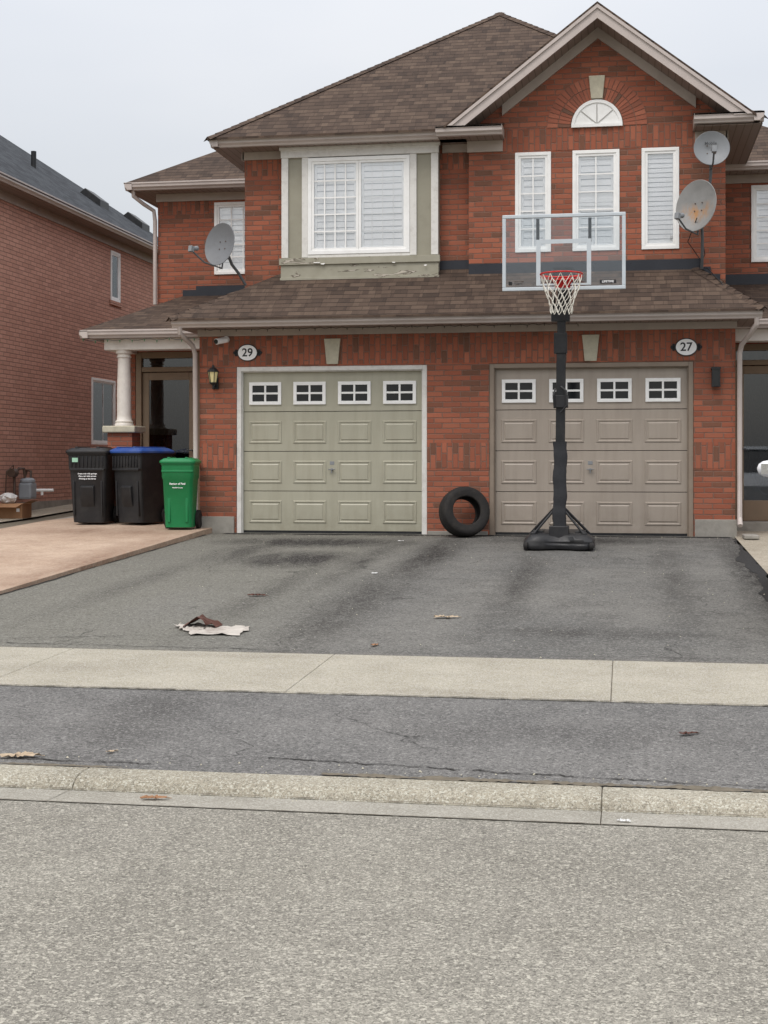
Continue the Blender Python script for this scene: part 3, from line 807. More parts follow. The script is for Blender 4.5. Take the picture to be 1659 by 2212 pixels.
gutter(18.45,24,-5.52,5.30,axis='Y',side=-1); gutter(18.30,25,1.735,5.335,axis='Y',side=1)
g=G()
pk=(-1.9,22.05,7.93)
FL,FR,BL,BR=(-5.53,18.42,5.30),(1.74,18.42,5.30),(-5.53,25.69,5.30),(1.74,25.69,5.30)
sl_=(7.93-5.30)/(22.05-18.42)
ax0=-.337
vy=18.42+(6.80-5.30)/sl_
V0=(-2.300,18.42,5.30); V1=(ax0,vy,6.80); V2=(1.63,18.42,5.30)
g.slab([FL,V0,V1,pk],.03); g.slab([V1,V2,FR,pk],.03)
g.slab([FR,BR,pk],.03); g.slab([BR,BL,pk],.03); g.slab([BL,FL,pk],.03)
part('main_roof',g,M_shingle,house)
caps(FL,pk,.10,.015); caps(FR,pk,.10,.015)
g=G()
L=(ax0-1.97,18.28,rz(ax0-1.97)); Rr=(ax0+1.97,18.28,rz(ax0+1.97)); A=(ax0,18.28,6.81)
g.slab([(L[0],20.6,L[2]),(ax0,20.6,6.81),A,L][::-1],.03); g.slab([A,Rr,(Rr[0],20.6,Rr[2]),(ax0,20.6,6.81)],.03)
part('gable_roof',g,M_shingle,house)
def rake(g,o0,o1,y0,y1,zc=5.302):
    for s in (-1,1):
        d0=(6.81-o0-zc)/.767; d1=(6.81-o1-zc)/.767
        pts=[(ax0,6.81-o0),(ax0+s*d0,zc),(ax0+s*d1,zc),(ax0,6.81-o1)]
        if s>0: pts=pts[::-1]
        g.prismY(pts,y0,y1)
g=G(); rake(g,.032,.205,18.30,18.325); part('rake_board',g,M_gutter,house)
g=G(); rake(g,.032,.080,18.278,18.298); part('rake_trim',g,M_gutter,house)
g=G(); rake(g,.185,.197,18.325,18.75,5.32); part('rake_soffit',g,M_rakesoffit,house)
g=G()
for s in (-1,1):
    ex=ax0+s*1.25
    pts=[(ax0,6.81-.198),(ex,rz(ex)-.198),(ex,rz(ex)-.34),(ax0,6.81-.34)]
    g.prismY(pts if s<0 else pts[::-1],18.715,18.75)
part('rake_frieze',g,M_frieze,house)
g=G(); g.slab([(-2.42,18.3,5.30),(-1.56,18.3,5.30),(-1.56,18.75,5.42),(-2.42,18.75,5.42)],.02); g.slab([(.875,18.3,5.335),(1.73,18.3,5.335),(1.73,18.75,5.45),(.875,18.75,5.45)],.02)
parts('return_roof',g,M_shingle,house)

def entry(dx=0.0,wx=0.0):
    g=G()
    g.wall(-7.15,-5.58,-.1,2.75,19.95,[(-7.08+dx,-6.08+dx,.12,2.56)],.1)
    g.face([(-7.15,19.95,-.1),(-7.15,19.95,2.75),(-7.15,24,2.75),(-7.15,24,-.1)])
    wh=(-6.26+wx,-5.34+wx,3.85,4.97)
    g.wall(-7.17,-5.135,2.75,5.1,21.25,[wh],.1)
    g.face([(-7.17,21.25,2.75),(-7.17,21.25,5.1),(-7.17,29,5.1),(-7.17,29,2.75)])
    part('side_wall',g,M_brick,house)
    window(*wh,21.25,1,4,5)
    if wx==0:
        g=G(); g.box(-7.172,-6.35,21.247,21.26,4.80,5.0); part('soldier_course',g,M_soldier,house)
    g=G()
    g.slab([(-7.56,20.85,5.24),(-5.0,20.85,5.24),(-5.0,22.6,6.32),(-5.81,22.6,6.32)],.03)
    g.slab([(-7.56,20.85,5.24),(-5.81,22.6,6.32),(-5.81,27.5,6.32),(-7.56,29.2,5.24)],.03)
    part('side_roof',g,M_shingle,house)
    gutter(-7.57,-5.3,20.83,5.24); gutter(20.83,29,-7.58,5.24,axis='Y',side=-1)
    g=G(); g.box(-7.55,-5.14,20.95,21.25,5.12,5.135); g.box(-7.55,-7.17,21.25,29,5.12,5.135); parts('soffit',g,M_soffit2,house)
    g=G(); g.box(-7.19,-5.14,21.215,21.25,5.0,5.12); part('frieze_board',g,M_frieze,house)
    g=G()
    g.slab([(-7.54,18.98,2.80),(-5.05,18.98,2.80),(-5.05,21.3,3.55),(-6.74,21.3,3.55)],.03)
    g.slab([(-7.54,18.98,2.80),(-6.74,21.3,3.55),(-6.74,21.6,3.55),(-7.54,21.6,2.80)],.03)
    part('porch_roof',g,M_shingle,house)
    gutter(-7.56,-5.6,18.96,2.80); gutter(18.96,21.6,-7.56,2.80,axis='Y',side=-1)
    g=G(); g.box(-7.5,-5.58,19.05,19.95,2.69,2.702); part('porch_soffit',g,M_soffit,house)
    g=G(); g.box(-6.76,-5.14,21.225,21.252,3.50,3.62); g.box(-6.55,-5.14,21.235,21.252,3.62,3.68); parts('flashing',g,M_flash,house)
    g=G(); g.box(-7.26,-5.58,19.16,19.42,2.53,2.69); g.box(-7.26,-7.05,19.42,19.95,2.53,2.69); part('porch_beam',g,M_column,house,bevel=.006)
    cx,cy=-7.01,19.29
    g=G(); g.lathe([(.135,1.455),(.135,1.475),(.12,1.50),(.128,1.52),(.105,1.545),(.100,1.6),(.100,2.0),(.088,2.40),(.088,2.42),(.105,2.43),(.105,2.445),(.092,2.455),(.092,2.47),(.12,2.49),(.12,2.53)],28,c=(cx,cy,0))
    col=part('porch_column',g,M_column,house,smooth=True)
    g=G(); g.box(cx-.24,cx+.24,cy-.24,cy+.24,1.36,1.455); part('pedestal_cap',g,M_stone,col,bevel=.015)
    g=G(); g.box(cx-.18,cx+.18,cy-.18,cy+.18,-.05,1.36); part('pedestal',g,M_brick,col)
    g=G(); g.box(-7.2,-5.58,19.5,19.95,-.1,.14); g.box(-7.2,-5.58,19.2,19.5,-.1,.0); part('porch_step',g,M_conc,house,bevel=.01)
    Yd=20.0; g=G(); x_=dx
    g.box(-7.078+x_,-6.99+x_,Yd-.04,Yd+.05,.12,2.558); g.box(-6.17+x_,-6.082+x_,Yd-.04,Yd+.05,.12,2.558); g.box(-6.99+x_,-6.17+x_,Yd-.04,Yd+.05,2.47,2.558); g.box(-6.99+x_,-6.17+x_,Yd-.03,Yd+.05,2.27,2.34)
    dr=part('front_door',g,M_entry,house,bevel=.005,label='dark front door with ornate leaded glass')
    g=G(); a,b=-6.985+x_,-6.175+x_
    g.box(a,a+.10,Yd+.0,Yd+.04,.14,2.26); g.box(b-.10,b,Yd,Yd+.04,.14,2.26); g.box(a+.1,b-.1,Yd,Yd+.04,2.15,2.26); g.box(a+.1,b-.1,Yd,Yd+.04,.14,.42)
    part('storm_door',g,M_entry,dr,bevel=.006)
    g=G(); g.box(a+.1,b-.1,Yd+.012,Yd+.018,.42,2.15); g.box(-6.99+x_,-6.17+x_,Yd+.012,Yd+.018,2.34,2.47); part('glass_pane',g,M_dglass,dr)
    g=G(); mx=(a+b)/2
    for s in (-1,1):
        for zc in (.75,1.1,1.45,1.8):
            for rr in (.11,.07):
                g.tube([(mx+s*(.13+rr*.9*math.cos(t)) ,Yd+.028,zc+rr*1.7*math.sin(t)) for t in [i*math.pi*1.6/14 for i in range(15)]],.005,6)
    g.tube([(mx+.24*math.cos(t),Yd+.028,1.3+.8*math.sin(t)) for t in [i*2*math.pi/32 for i in range(33)]],.007,6)
    part('leaded_pattern',g,M_dish,dr)
    g=G(); g.box(-7.05+x_,-6.1+x_,Yd+.06,Yd+.08,.1,2.56); part('door_back',g,M_hall_reflect,dr)
    g=G(); g.cyl((b-.05,Yd-.0,1.12),(b-.05,Yd-.05,1.12),.012,n=10); g.cyl((b-.05,Yd-.05,1.12),(b-.13,Yd-.05,1.12),.009,n=8); part('handle',g,M_dgrey,dr,smooth=True)
entry()
T=Matrix.Translation((-4.2,0,0))@Matrix.Diagonal((-1,1,1,1))
entry(.46,-.68)
T=Matrix.Identity(4)

# ------------------------------------------------------------------ neighbouring house
nh=root('neighbour_house',(-14.5,24.5,0),'pinkish red brick house with dark grey shingle roof and beige gutters','house')
T=Matrix.Translation((-9.6,0,0))@Matrix.Rotation(R(90),4,'Z')
g=G(); g.wall(18.5,30.6,-.1,5.15,0,[(25.67,26.17,4.03,4.98),(24.69,25.9,1.28,2.51)],.1)
part('side_wall',g,M_brick2,nh)
window(25.67,26.17,4.03,4.98,0,1,1,1,par=nh,shut=False)
window(24.69,25.9,1.28,2.51,0,1,2,1,par=nh,shut=False)
g=G(); g.box(18.5,30.6,-.02,.02,-.2,.30); part('foundation',g,M_conc,nh)
g=G(); g.box(25.6,26.24,-.03,.02,3.95,4.03); g.box(24.62,25.97,-.03,.02,1.20,1.28); parts('window_sill',g,M_brick2,nh)
T=Matrix.Identity(4)
g=G(); g.box(-20,-9.62,18.5,18.55,-.1,5.15); g.box(-20,-9.62,30.5,30.6,-.1,5.15); parts('end_wall',g,M_brick2,nh)
g=G(); r1=(-15.7,24.55,9.815); r2=(-16.5,24.55,9.815)
a,b,c,d_=(-9.23,18.1,5.3),(-9.23,31,5.3),(-23,18.1,5.3),(-23,31,5.3)
g.slab([a,b,r1],.03); g.slab([a,r1,r2,c],.03); g.slab([b,d_,r2,r1],.03); g.slab([c,r2,d_],.03)
part('roof',g,M_shingle2,nh)
gutter(18.1,31,-9.22,5.31,par=nh,axis='Y',side=1)
g=G(); g.box(-9.6,-9.30,18.1,31,5.19,5.2); part('soffit',g,M_soffit2,nh)
g=G(); g.box(-9.6,-9.57,18.5,30.6,5.05,5.19); part('frieze_board',g,M_frieze,nh)
g=G(); g.cyl((-10.98,25.3,6.4),(-10.98,25.3,6.82),.05,n=14); part('vent_pipe',g,M_blackm,nh,smooth=True)
for x,y,z in ((-10.59,27.4,6.24),(-10.41,29.4,6.11)):
    g=G(); g.prismY([(x-.22,z+.154),(x+.22,z-.154),(x+.22,z+.0),(x-.10,z+.24)],y-.25,y+.25); part('roof_vent',g,M_blackm,nh,bevel=.01)

# ------------------------------------------------------------------ signs, lamps, camera
def plaque(x,z,s):
    o=root('house_number_sign',(x,18.235,z),'white oval number %s plaque with black scrolls on brick'%s,'sign','house number plaques')
    Y=18.245
    g=G(); k=40
    el=lambda a,b,t:(x+a*math.cos(t),z+b*math.sin(t))
    g.prismY([el(.140,.114,2*math.pi*i/k) for i in range(k)],Y-.014,Y-.001)
    for sx in (-1,1):
        for dzz,rr,off in ((0,.022,.175),(.028,.018,.155),(-.028,.018,.155),(0,.02,.145)):
            g.cyl((x+sx*off,Y-.001,z+dzz),(x+sx*off,Y-.012,z+dzz),rr,n=12)
    part('backing',g,M_txtk,o)
    g=G(); g.prismY([el(.128,.102,2*math.pi*i/k) for i in range(k)],Y-.018,Y-.0142); part('face',g,M_txtw,o)
    text('number',s,.150,M_txtk,o,(x,Y-.0195,z-.002),bold=.0022)
plaque(-4.917,2.39,'29'); plaque(.77,2.386,'27')
o=root('wall_lantern',(-5.36,18.15,2.05),'old black lantern lamp with warm glass on brick wall','lamp')
x,y,z=-5.355,18.12,2.08
g=G(); g.box(x-.04,x+.04,18.22,18.25,z-.17,z-.02); g.tube([(x,18.23,z-.1),(x,18.18,z-.16),(x,y,z-.16),(x,y,z-.11)],.010,8); g.lathe([(.02,z-.12),(.045,z-.10),(.05,z-.095),(.05,z-.085)],8,c=(x,y,0)); part('bracket',g,M_blackm,o)
g=G(); g.lathe([(.045,z-.085),(.068,z+.05)],6,c=(x,y,0)); part('lamp_glass',g,M_glow,o)
g=G(); g.lathe([(.078,z+.05),(.078,z+.058),(.055,z+.09),(.02,z+.115),(.012,z+.14),(.001,z+.15)],12,c=(x,y,0))
for i in range(6):
    t=math.pi/3*i; g.cyl((x+.047*math.cos(t),y+.047*math.sin(t),z-.085),(x+.07*math.cos(t),y+.07*math.sin(t),z+.05),.006,n=6)
part('lamp_cap',g,M_blackm,o)
o=root('wall_lantern',(1.13,18.15,2.0),'black box-shaped lantern lamp on brick wall','lamp')
x,z=1.13,2.0
g=G(); g.box(x-.05,x+.05,18.22,18.25,z-.10,z+.10); g.box(x-.058,x+.058,18.11,18.235,z+.10,z+.125); g.box(x-.055,x+.055,18.115,18.225,z-.12,z-.10)
for a in (-.05,.04):
    for b in (18.12,18.21): g.box(x+a,x+a+.01,b,b+.01,z-.1,z+.1)
part('housing',g,M_blackm,o)
g=G(); g.box(x-.04,x+.04,18.13,18.21,z-.1,z+.1); part('lamp_glass',g,M_pane,o)
o=root('security_camera',(-5.24,18.15,2.54),'small white bullet security camera under the eave','camera')
g=G(); x,z=-5.245,2.54
g.cyl((x+.04,18.249,z+.03),(x+.04,18.21,z+.03),.042,n=16); g.cyl((x+.04,18.22,z+.03),(x,18.14,z),.014,n=8); g.cyl((x+.045,18.18,z+.02),(x-.04,18.03,z-.015),.040,n=18); part('body',g,M_txtw,o,smooth=True)
g=G(); g.cyl((x-.0395,18.031,z-.0148),(x-.044,18.022,z-.0165),.032,n=18); part('lens',g,M_pane,o)
o=root('string_lights',(-6.6,18.95,2.67),'green wire of small festive bulbs hanging below the eave','lights')
g=G(); pts=[(-7.5+i*.09,18.98,2.675-.03*abs(math.sin(i*.9))) for i in range(20)]; g.tube(pts,.004,5); part('wire',g,M_txtk,o)
g=G()
for p in pts[::2]: g.cyl((p[0],p[1],p[2]),(p[0],p[1],p[2]-.035),.009,.004,n=6)
part('bulbs',g,M_bulb,o)
o=root('string_lights',(-2,17.75,2.68),'thin dark wire with tiny bulbs hanging below the gutter','lights')
g=G(); pts=[(-5.4+i*.07,17.90,2.688-.022*abs(math.sin(i*1.7))-.012*random.random()) for i in range(70)]; g.tube(pts,.003,5); part('wire',g,M_txtk,o)
g=G()
for p in pts[::3]: g.cyl((p[0],p[1],p[2]),(p[0]+random.uniform(-.01,.01),p[1],p[2]-.03),.007,.003,n=6)
part('bulbs',g,M_txtk,o)

# ------------------------------------------------------------------ satellite dishes
def dish(loc,yaw,tilt,wd,ht,mat,mastpath,label,lnb=(0,-.38,-.16),txt=None):
    o=root('satellite_dish',(0,0,0),label,'satellite dish','satellite dishes on the house')
    g=G(); rr=[]; nseg=36
    for k in range(7):
        f=max(k/6,.02); rr.append([Vector((wd/2*f*math.cos(2*math.pi*i/nseg),.07*(1-f*f)-.05,ht/2*f*math.sin(2*math.pi*i/nseg))) for i in range(nseg)])
    rr.append([Vector((wd/2*1.02*math.cos(2*math.pi*i/nseg),-.045,ht/2*1.02*math.sin(2*math.pi*i/nseg))) for i in range(nseg)])
    for k in range(6,-1,-1):
        f=max(k/6,.02); rr.append([Vector((wd/2*f*math.cos(2*math.pi*i/nseg),.082*(1-f*f)-.045+.005,ht/2*f*math.sin(2*math.pi*i/nseg))) for i in range(nseg)])
    g.loft(rr); part('reflector',g,mat,o,smooth=True)
    L=Vector(lnb)
    g=G(); g.tube([(0,.06,-.05),(0,.05,-ht/2-.02),(L.x*.5,L.y*.55,-ht/2-.05+ (L.z+ht/2)*.3),(L.x,L.y,L.z-.03)],.012,8); part('feed_arm',g,M_dgrey,o)
    g=G(); g.cyl(L,L+Vector((0,.09,.03)),.028,.034,n=14); g.box(L.x-.03,L.x+.03,L.y-.05,L.y+.01,L.z-.05,L.z+.03); part('feed_horn',g,M_dish,o,smooth=False,bevel=.006)
    g=G(); g.box(-.06,.06,.04,.11,-.09,.07); g.cyl((0,.12,.02),(0,.12,-.16),.03,n=12)
    part('mount',g,M_dgrey,o,bevel=.005)
    for bx_ in (-.05,.05):
        for bz_ in (-.05,.05):
            g=G(); g.cyl((bx_,.022,bz_),(bx_,.006,bz_),.008,n=8); part('bolt',g,M_copper,o)
    if txt: text('lettering',txt,.055,M_txtg,o,(-.01,-.026,.07),bold=.001)
    Mx=Matrix.Rotation(yaw,4,'Z')@Matrix.Rotation(tilt,4,'X')
    o.location=loc; o.rotation_euler=Mx.to_euler()
    g=G(); inv=(Matrix.Translation(loc)@Mx).inverted()
    g.tube([inv@Vector(p) for p in mastpath],.02,10)
    part('mast',g,M_dgrey,o,smooth=True)
    return o
dish((-5.33,18.45,3.86),R(-27),R(-9),.53,.58,M_dishd,[(-5.30,18.57,3.80),(-5.24,18.62,3.62),(-5.16,18.70,3.50),(-5.08,18.75,3.35)],'mid grey satellite dish on the garage roof beside brick wall',lnb=(-.12,-.42,-.16))
dish((.915,18.28,4.155),R(-34),R(-9),.57,.66,M_rustdish,[(.96,18.40,4.10),(.98,18.45,3.8),(.98,18.48,3.6),(.98,18.6,3.42)],'rust-stained grey satellite dish mounted above the roof',lnb=(0,-.42,-.24))
dish((1.085,18.35,4.885),R(3),R(-8),.44,.44,M_dish,[(1.085,18.47,4.85),(1.085,18.48,4.6),(1.05,18.5,4.2),(1.05,18.76,4.1)],'round grey satellite dish on a mast by the brick wall',lnb=(0,-.28,-.10),txt='Mobile')
g=G(); g.tube([(.97,18.6,3.9),(1.02,18.62,3.6),(.95,18.66,3.45),(1.05,18.6,3.42),(1.2,18.3,3.2),(1.3,18.1,2.98)],.006,6)
part('dish_cable',g,M_txtk,house)
g=G(); g.tube([(.9,18.2,4.0),(.8,18.5,3.75),(.93,18.7,3.6),(1.0,18.7,3.5)],.006,6)
part('dish_cable',g,M_txtk,house)

# ------------------------------------------------------------------ bins
def rrect(w,d,z,r=.05,n=5,yo=0):
    out=[]
    for cx,cy,a0 in ((w/2-r,d/2-r,0),(-w/2+r,d/2-r,90),(-w/2+r,-d/2+r,180),(w/2-r,-d/2+r,270)):
        for i in range(n+1):
            a=R(a0+90*i/n); out.append(Vector((cx+r*math.cos(a),cy+r*math.sin(a)+yo,z)))
    return out
def bin_(loc,rot,body,lid,label,W=.58,D=.68,H=1.06,txt=(),green=False,sticker=False):
    o=root('wheelie_bin',(0,0,0),label,'bin','household bins beside the garage')
    g=G()
    g.loft([rrect(W*.78,D*.70,.03,.06),rrect(W*.80,D*.72,.10,.06),rrect(W*.90,D*.86,H*.70,.05),rrect(W*.94,D*.92,H*.72,.05),rrect(W*.96,D*.95,H*.90,.05),rrect(W*1.0,D*1.0,H*.905,.05),rrect(W*1.0,D*1.0,H*.93,.05)])
    fr=-D*.46
    if not green:
        for i in range(9):
            x=-W*.38+i*W*.095; g.box(x-.009,x+.009,fr-.022,fr+.02,H*.745,H*.89)
        g.prismX([(-D*.36-.045,.30),(-D*.36-.075,.52),(-D*.36+.02,.56),(-D*.36+.02,.2)],-W*.16,W*.16)
        g.box(-W*.42,W*.42,fr-.01,fr+.03,H*.70,H*.73)
        for s in (-1,1): g.prismX([(-D*.36-.03,.12),(-D*.36-.055,.60),(-D*.36+.02,.60),(-D*.36+.02,.12)],s*W*.34-.012,s*W*.34+.012)
    else:
        g.box(-W*.46,W*.46,fr-.012,fr+.03,H*.80,H*.83)
        for i in range(2): g.box(-W*.3+i*W*.52,-W*.22+i*W*.52,-D*.40,-D*.34,.1,.6)
    part('body',g,body,o,smooth=True,bevel=.006)
    g=G(); g.loft([rrect(W*1.06,D*1.05,H*.925,.06),rrect(W*1.07,D*1.06,H*.95,.06),rrect(W*1.02,D*1.0,H*.965,.06),rrect(W*.85,D*.86,H*.995,.08),rrect(W*.80,D*.8,H*.985,.08)])
    g.box(-W*.3,-W*.22,-D*.45,D*.42,H*.975,H*1.008); g.box(W*.22,W*.3,-D*.45,D*.42,H*.975,H*1.008)
    part('lid',g,lid,o,smooth=True,bevel=.004)
    g=G(); g.tube([(-W*.42,D*.48,H*.9),(-W*.42,D*.60,H*.93),(W*.42,D*.60,H*.93),(W*.42,D*.48,H*.9)],.016,8); part('handle',g,body,o,smooth=True)
    for s in (-1,1):
        g=G(); x=s*W*.46; g.lathe([(.01,x-s*.03),(.10,x-s*.03),(.125,x-s*.02),(.125,x+s*.02),(.10,x+s*.03),(.06,x+s*.022),(.01,x+s*.03)],24,'X',c=(0,D*.36,.125)); part('wheel',g,M_rubber,o,smooth=True)
    for (s,sz,xx,zz,yy,sx) in txt: text('lettering',s,sz,M_txtw,o,(xx,yy,zz),rot=(R(90)+R(-4),0,0),sx=sx,bold=.0006)
    if sticker:
        g=G(); g.box(-.20,-.12,fr-.030,fr-.024,H*.81,H*.865); part('sticker',g,M_stick,o)
    o.location=loc; o.rotation_euler=(0,0,rot); return o
M_stick=paint('sticker',S(160,205,180),.6,.2,30)
def fy(W,D,H,z):
    t=max(0,min(1,(z-.1)/(H*.70-.1))); return -(D*.72/2+(D*.86/2-D*.72/2)*t)-.004
H=1.06;D_=.66
lab=[('Empty only with garbage',.027,0,.70,fy(.58,D_,H,.70)-.004,1),('Place cart with arrows',.027,0,.665,fy(.58,D_,H,.665)-.004,1),('Pointing to the Street',.027,0,.63,fy(.58,D_,H,.63)-.004,1)]
bin_((-7.26,18.76,.085),R(4),M_black,M_black,'black wheeled rubbish bin with black lid on patio',W=.57,D=D_,H=H,txt=lab,sticker=True)
bin_((-6.57,18.78,.085),R(-24),M_black,M_blueLid,'black wheeled recycling bin with blue lid on patio',W=.58,D=D_+.04,H=H,txt=lab)
bin_((-5.75,17.96,.058),R(6),M_green,M_green,'green wheeled organics bin beside the garage wall',W=.45,D=.46,H=.94,green=True,
   txt=[('ORGANICS & FOOD',.030,.0,.70,fy(.45,.46,.94,.70)-.004,1),('Region of Peel',.036,.0,.60,fy(.45,.46,.94,.60)-.004,1),('Working for you',.02,.0,.55,fy(.45,.46,.94,.55)-.004,1)])

# ------------------------------------------------------------------ basketball hoop
hp=root('basketball_hoop',(-.73,16.6,-.07),'portable basketball hoop with clear backboard on black pole in driveway','basketball hoop')
px_,py_=-.735,16.42; gz=zd(16.4)
g=G()
base=[(-.40,-.20),(-.38,-.26),(-.30,-.30),(-.20,-.29),(-.13,-.24),(0,-.22),(.13,-.24),(.20,-.29),(.30,-.30),(.38,-.26),(.40,-.20),(.41,.0),(.39,.2),(.30,.62),(.18,.72),(-.18,.72),(-.30,.62),(-.39,.2),(-.41,.0)]
rnd_=random.Random(3)
def br(s,z,j=0): return [Vector((px_+x*s+j*rnd_.uniform(-1,1),py_+.05+y*s+j*rnd_.uniform(-1,1),gz+z+ .036*(y*s)+j*rnd_.uniform(-.6,.6))) for x,y in base]
g.loft([br(.96,.015),br(1,.035),br(1.01,.065,.006),br(.97,.085,.006),br(.985,.105,.006),br(.95,.13,.01),br(.84,.175,.014),br(.68,.19,.012),br(.5,.20)])
g.box(px_-.11,px_+.11,py_-.15,py_+.14,gz+.12,gz+.27)
for s in (-1,1):
    g.box(px_+s*.24-.06,px_+s*.24+.06,py_-.08,py_+.42,gz+.16,gz+.215)
    g.cyl((px_+s*.29,py_-.13,gz+.14),(px_+s*.29,py_-.13,gz+.20),.035,n=12)
part('base',g,M_black,hp,smooth=True,bevel=.01)
for s in (-1,1):
    g=G(); g.lathe([(.01,s*.37-.02),(.045,s*.37-.02),(.045,s*.37+.02),(.01,s*.37+.02)],18,'X',c=(px_,py_-.22,gz+.047)); part('wheel',g,M_rubber,hp)
g=G()
lean=.03
def pl(z): return (px_+lean*(z-gz)/3.0, py_, z)
def sqtube(g,z0,z1,w):
    rs=[]
    for z in (z0,z1):
        c=pl(z); rs.append([Vector((c[0]+a*w/2,c[1]+b*w/2,z)) for a,b in ((-1,-1),(1,-1),(1,1),(-1,1))])
    g.loft(rs)
sqtube(g,gz+.1,2.2,.105); sqtube(g,2.15,3.05,.095)
g.box(px_-.06,px_+.09,py_-.065,py_+.065,2.18,2.42)
part('pole',g,M_blackm,hp,bevel=.008)
g=G(); rs=[]
for i in range(30):
    z=gz+.12+i*.0385; c=pl(z); w_=.150+.006*math.sin(i*1.1)+.005*random.uniform(-1,1)
    if 7<i<9 or 27<i: w_+=.006
    if i<3: w_+=.03
    dx=.006*math.sin(i*.6)
    rs.append([Vector((c[0]+dx+a*w_/2,c[1]+b*w_/2,z)) for a,b in ((-.6,-1),(.6,-1),(.9,-.9),(1,-.6),(1,.6),(.9,.9),(.6,1),(-.6,1),(-.9,.9),(-1,.6),(-1,-.6),(-.9,-.9))])
g.loft(rs)
part('pole_pad',g,M_pad,hp,smooth=True)
g=G()
g.box(px_-.075+.02,px_+.10,py_-.09,py_+.08,1.56,1.70); g.tube([(px_+.02,py_-.09,1.80),(px_+.08,py_-.12,1.75),(px_+.09,py_-.12,1.58),(px_+.02,py_-.1,1.50)],.014,8); g.tube([(px_-.04,py_-.09,1.78),(px_-.06,py_-.12,1.70),(px_-.05,py_-.1,1.55)],.012,8)
part('height_adjuster',g,M_black,hp,bevel=.006)
for s in (-1,1):
    g=G(); g.tube([(px_+s*.03,py_+.05,gz+.50),(px_+s*.34,py_+.22,gz+.17)],.016,8); part('brace',g,M_blackm,hp,smooth=True)
    g=G(); g.tube([(px_+s*.05,py_-.02,gz+.46),(px_+s*.30,py_-.13,gz+.16)],.014,8); part('brace',g,M_blackm,hp,smooth=True)
bx,by=-.668,16.0; W2=.685; z0b,z1b=2.86,3.715
g=G(); t=.040
g.box(bx-W2,bx+W2,by-.012,by+.025,z0b,z0b+t); g.box(bx-W2,bx+W2,by-.012,by+.025,z1b-t,z1b); g.box(bx-W2,bx-W2+t,by-.012,by+.025,z0b+t,z1b-t); g.box(bx+W2-t,bx+W2,by-.012,by+.025,z0b+t,z1b-t)
bb=part('backboard',g,M_alu,hp,bevel=.006)
g=G(); g.box(bx-W2+t,bx+W2-t,by,by+.006,z0b+t,z1b-t); part('clear_panel',g,M_acryl,bb)
g=G(); i0,i1,j0,j1=bx-.305,bx+.305,2.915,3.43; t=.048
g.box(i0,i1,by-.006,by-.002,j1-t,j1); g.box(i0,i0+t,by-.006,by-.002,j0,j1-t); g.box(i1-t,i1,by-.006,by-.002,j0,j1-t); g.box(i0+t,i1-t,by-.006,by-.002,j0,j0+.02)
part('target_square',g,M_alu,bb)
for s in (-1,1):
    g=G(); g.box(bx+s*.29-.018,bx+s*.29+.018,by+.028,by+.055,3.40,3.67); part('mounting_strut',g,M_blackm,hp,bevel=.004)
    g=G(); g.tube([(bx+s*.10,by+.03,3.10),(px_+s*.07,py_+.02,3.0),(px_+s*.08,py_+.25,2.75)],.018,8); part('lift_arm',g,M_blackm,hp)
    g=G(); g.tube([(bx+s*.10,by+.03,2.95),(px_+s*.07,py_+.02,2.62)],.018,8); part('lift_arm',g,M_blackm,hp)
g=G(); g.box(bx-.13,bx+.13,by+.028,by+.045,2.95,3.05); g.box(bx-.09,bx+.09,by+.0285,by+.0455,3.045,3.12); part('mounting_plate',g,M_blackm,hp,bevel=.004)
g=G(); g.box(px_-.09,px_+.12,py_-.06,py_+.09,2.55,2.75); part('lift_bracket',g,M_blackm,hp,bevel=.004)
rx,ry,rzz=-.675,15.60,2.985
g=G(); g.tube([(rx+.228*math.cos(2*math.pi*i/40),ry+.228*math.sin(2*math.pi*i/40),rzz) for i in range(41)],.009,8)
g.tube([(rx+.228*math.cos(2*math.pi*i/40),ry+.228*math.sin(2*math.pi*i/40),rzz-.028) for i in range(41) if math.sin(2*math.pi*i/40)>=-.01],.006,8)
g.box(rx-.07,rx+.07,by-.14,by-.012,rzz-.02,rzz+.006); g.box(rx-.08,rx+.08,by-.03,by-.012,rzz-.10,rzz+.02)
g.tube([(rx-.06,by-.03,rzz-.09),(rx-.13,by-.17,rzz-.01),(rx-.17,by-.26,rzz)],.007,6); g.tube([(rx+.06,by-.03,rzz-.09),(rx+.13,by-.17,rzz-.01),(rx+.17,by-.26,rzz)],.007,6)
part('rim',g,M_red,hp,smooth=True)
g=G(); nz=[(.222,0),(.205,-.10),(.17,-.19),(.14,-.27),(.12,-.34),(.115,-.42)]
K=12
for lv in range(len(nz)-1):
    for i in range(K):
        o_=.5*(lv%2)
        r0,h0=nz[lv]; r1,h1=nz[lv+1]
        for dlt in (-.5,.5):
            t0=2*math.pi*(i+o_)/K; t1=2*math.pi*(i+o_+dlt)/K
            p0=Vector((rx+r0*math.cos(t0),ry+r0*math.sin(t0),rzz-.01+h0)); p1=Vector((rx+r1*math.cos(t1),ry+r1*math.sin(t1),rzz-.01+h1))
            g.tube([p0,(p0+p1)/2+Vector((random.uniform(-.008,.008),0,-.008)),p1],.0042,5)
part('net',g,M_netw,hp)
g=G(); g.box(bx+.40,bx+.58,by-.0085,by-.0035,2.925,2.965); part('maker_label',g,M_txtk,bb)
text('maker_lettering','LIFETIME',.034,M_txtw,bb,(bx+.49,by-.0095,2.945),bold=.0006)
text('small_lettering','SHATTER\nGUARD',.026,M_txtk,bb,(bx-.55,by-.004,2.95),align='LEFT')
g=G(); g.box(bx-.615,bx-.575,by-.006,by-.002,2.925,2.965); part('emblem',g,M_txtk,bb)

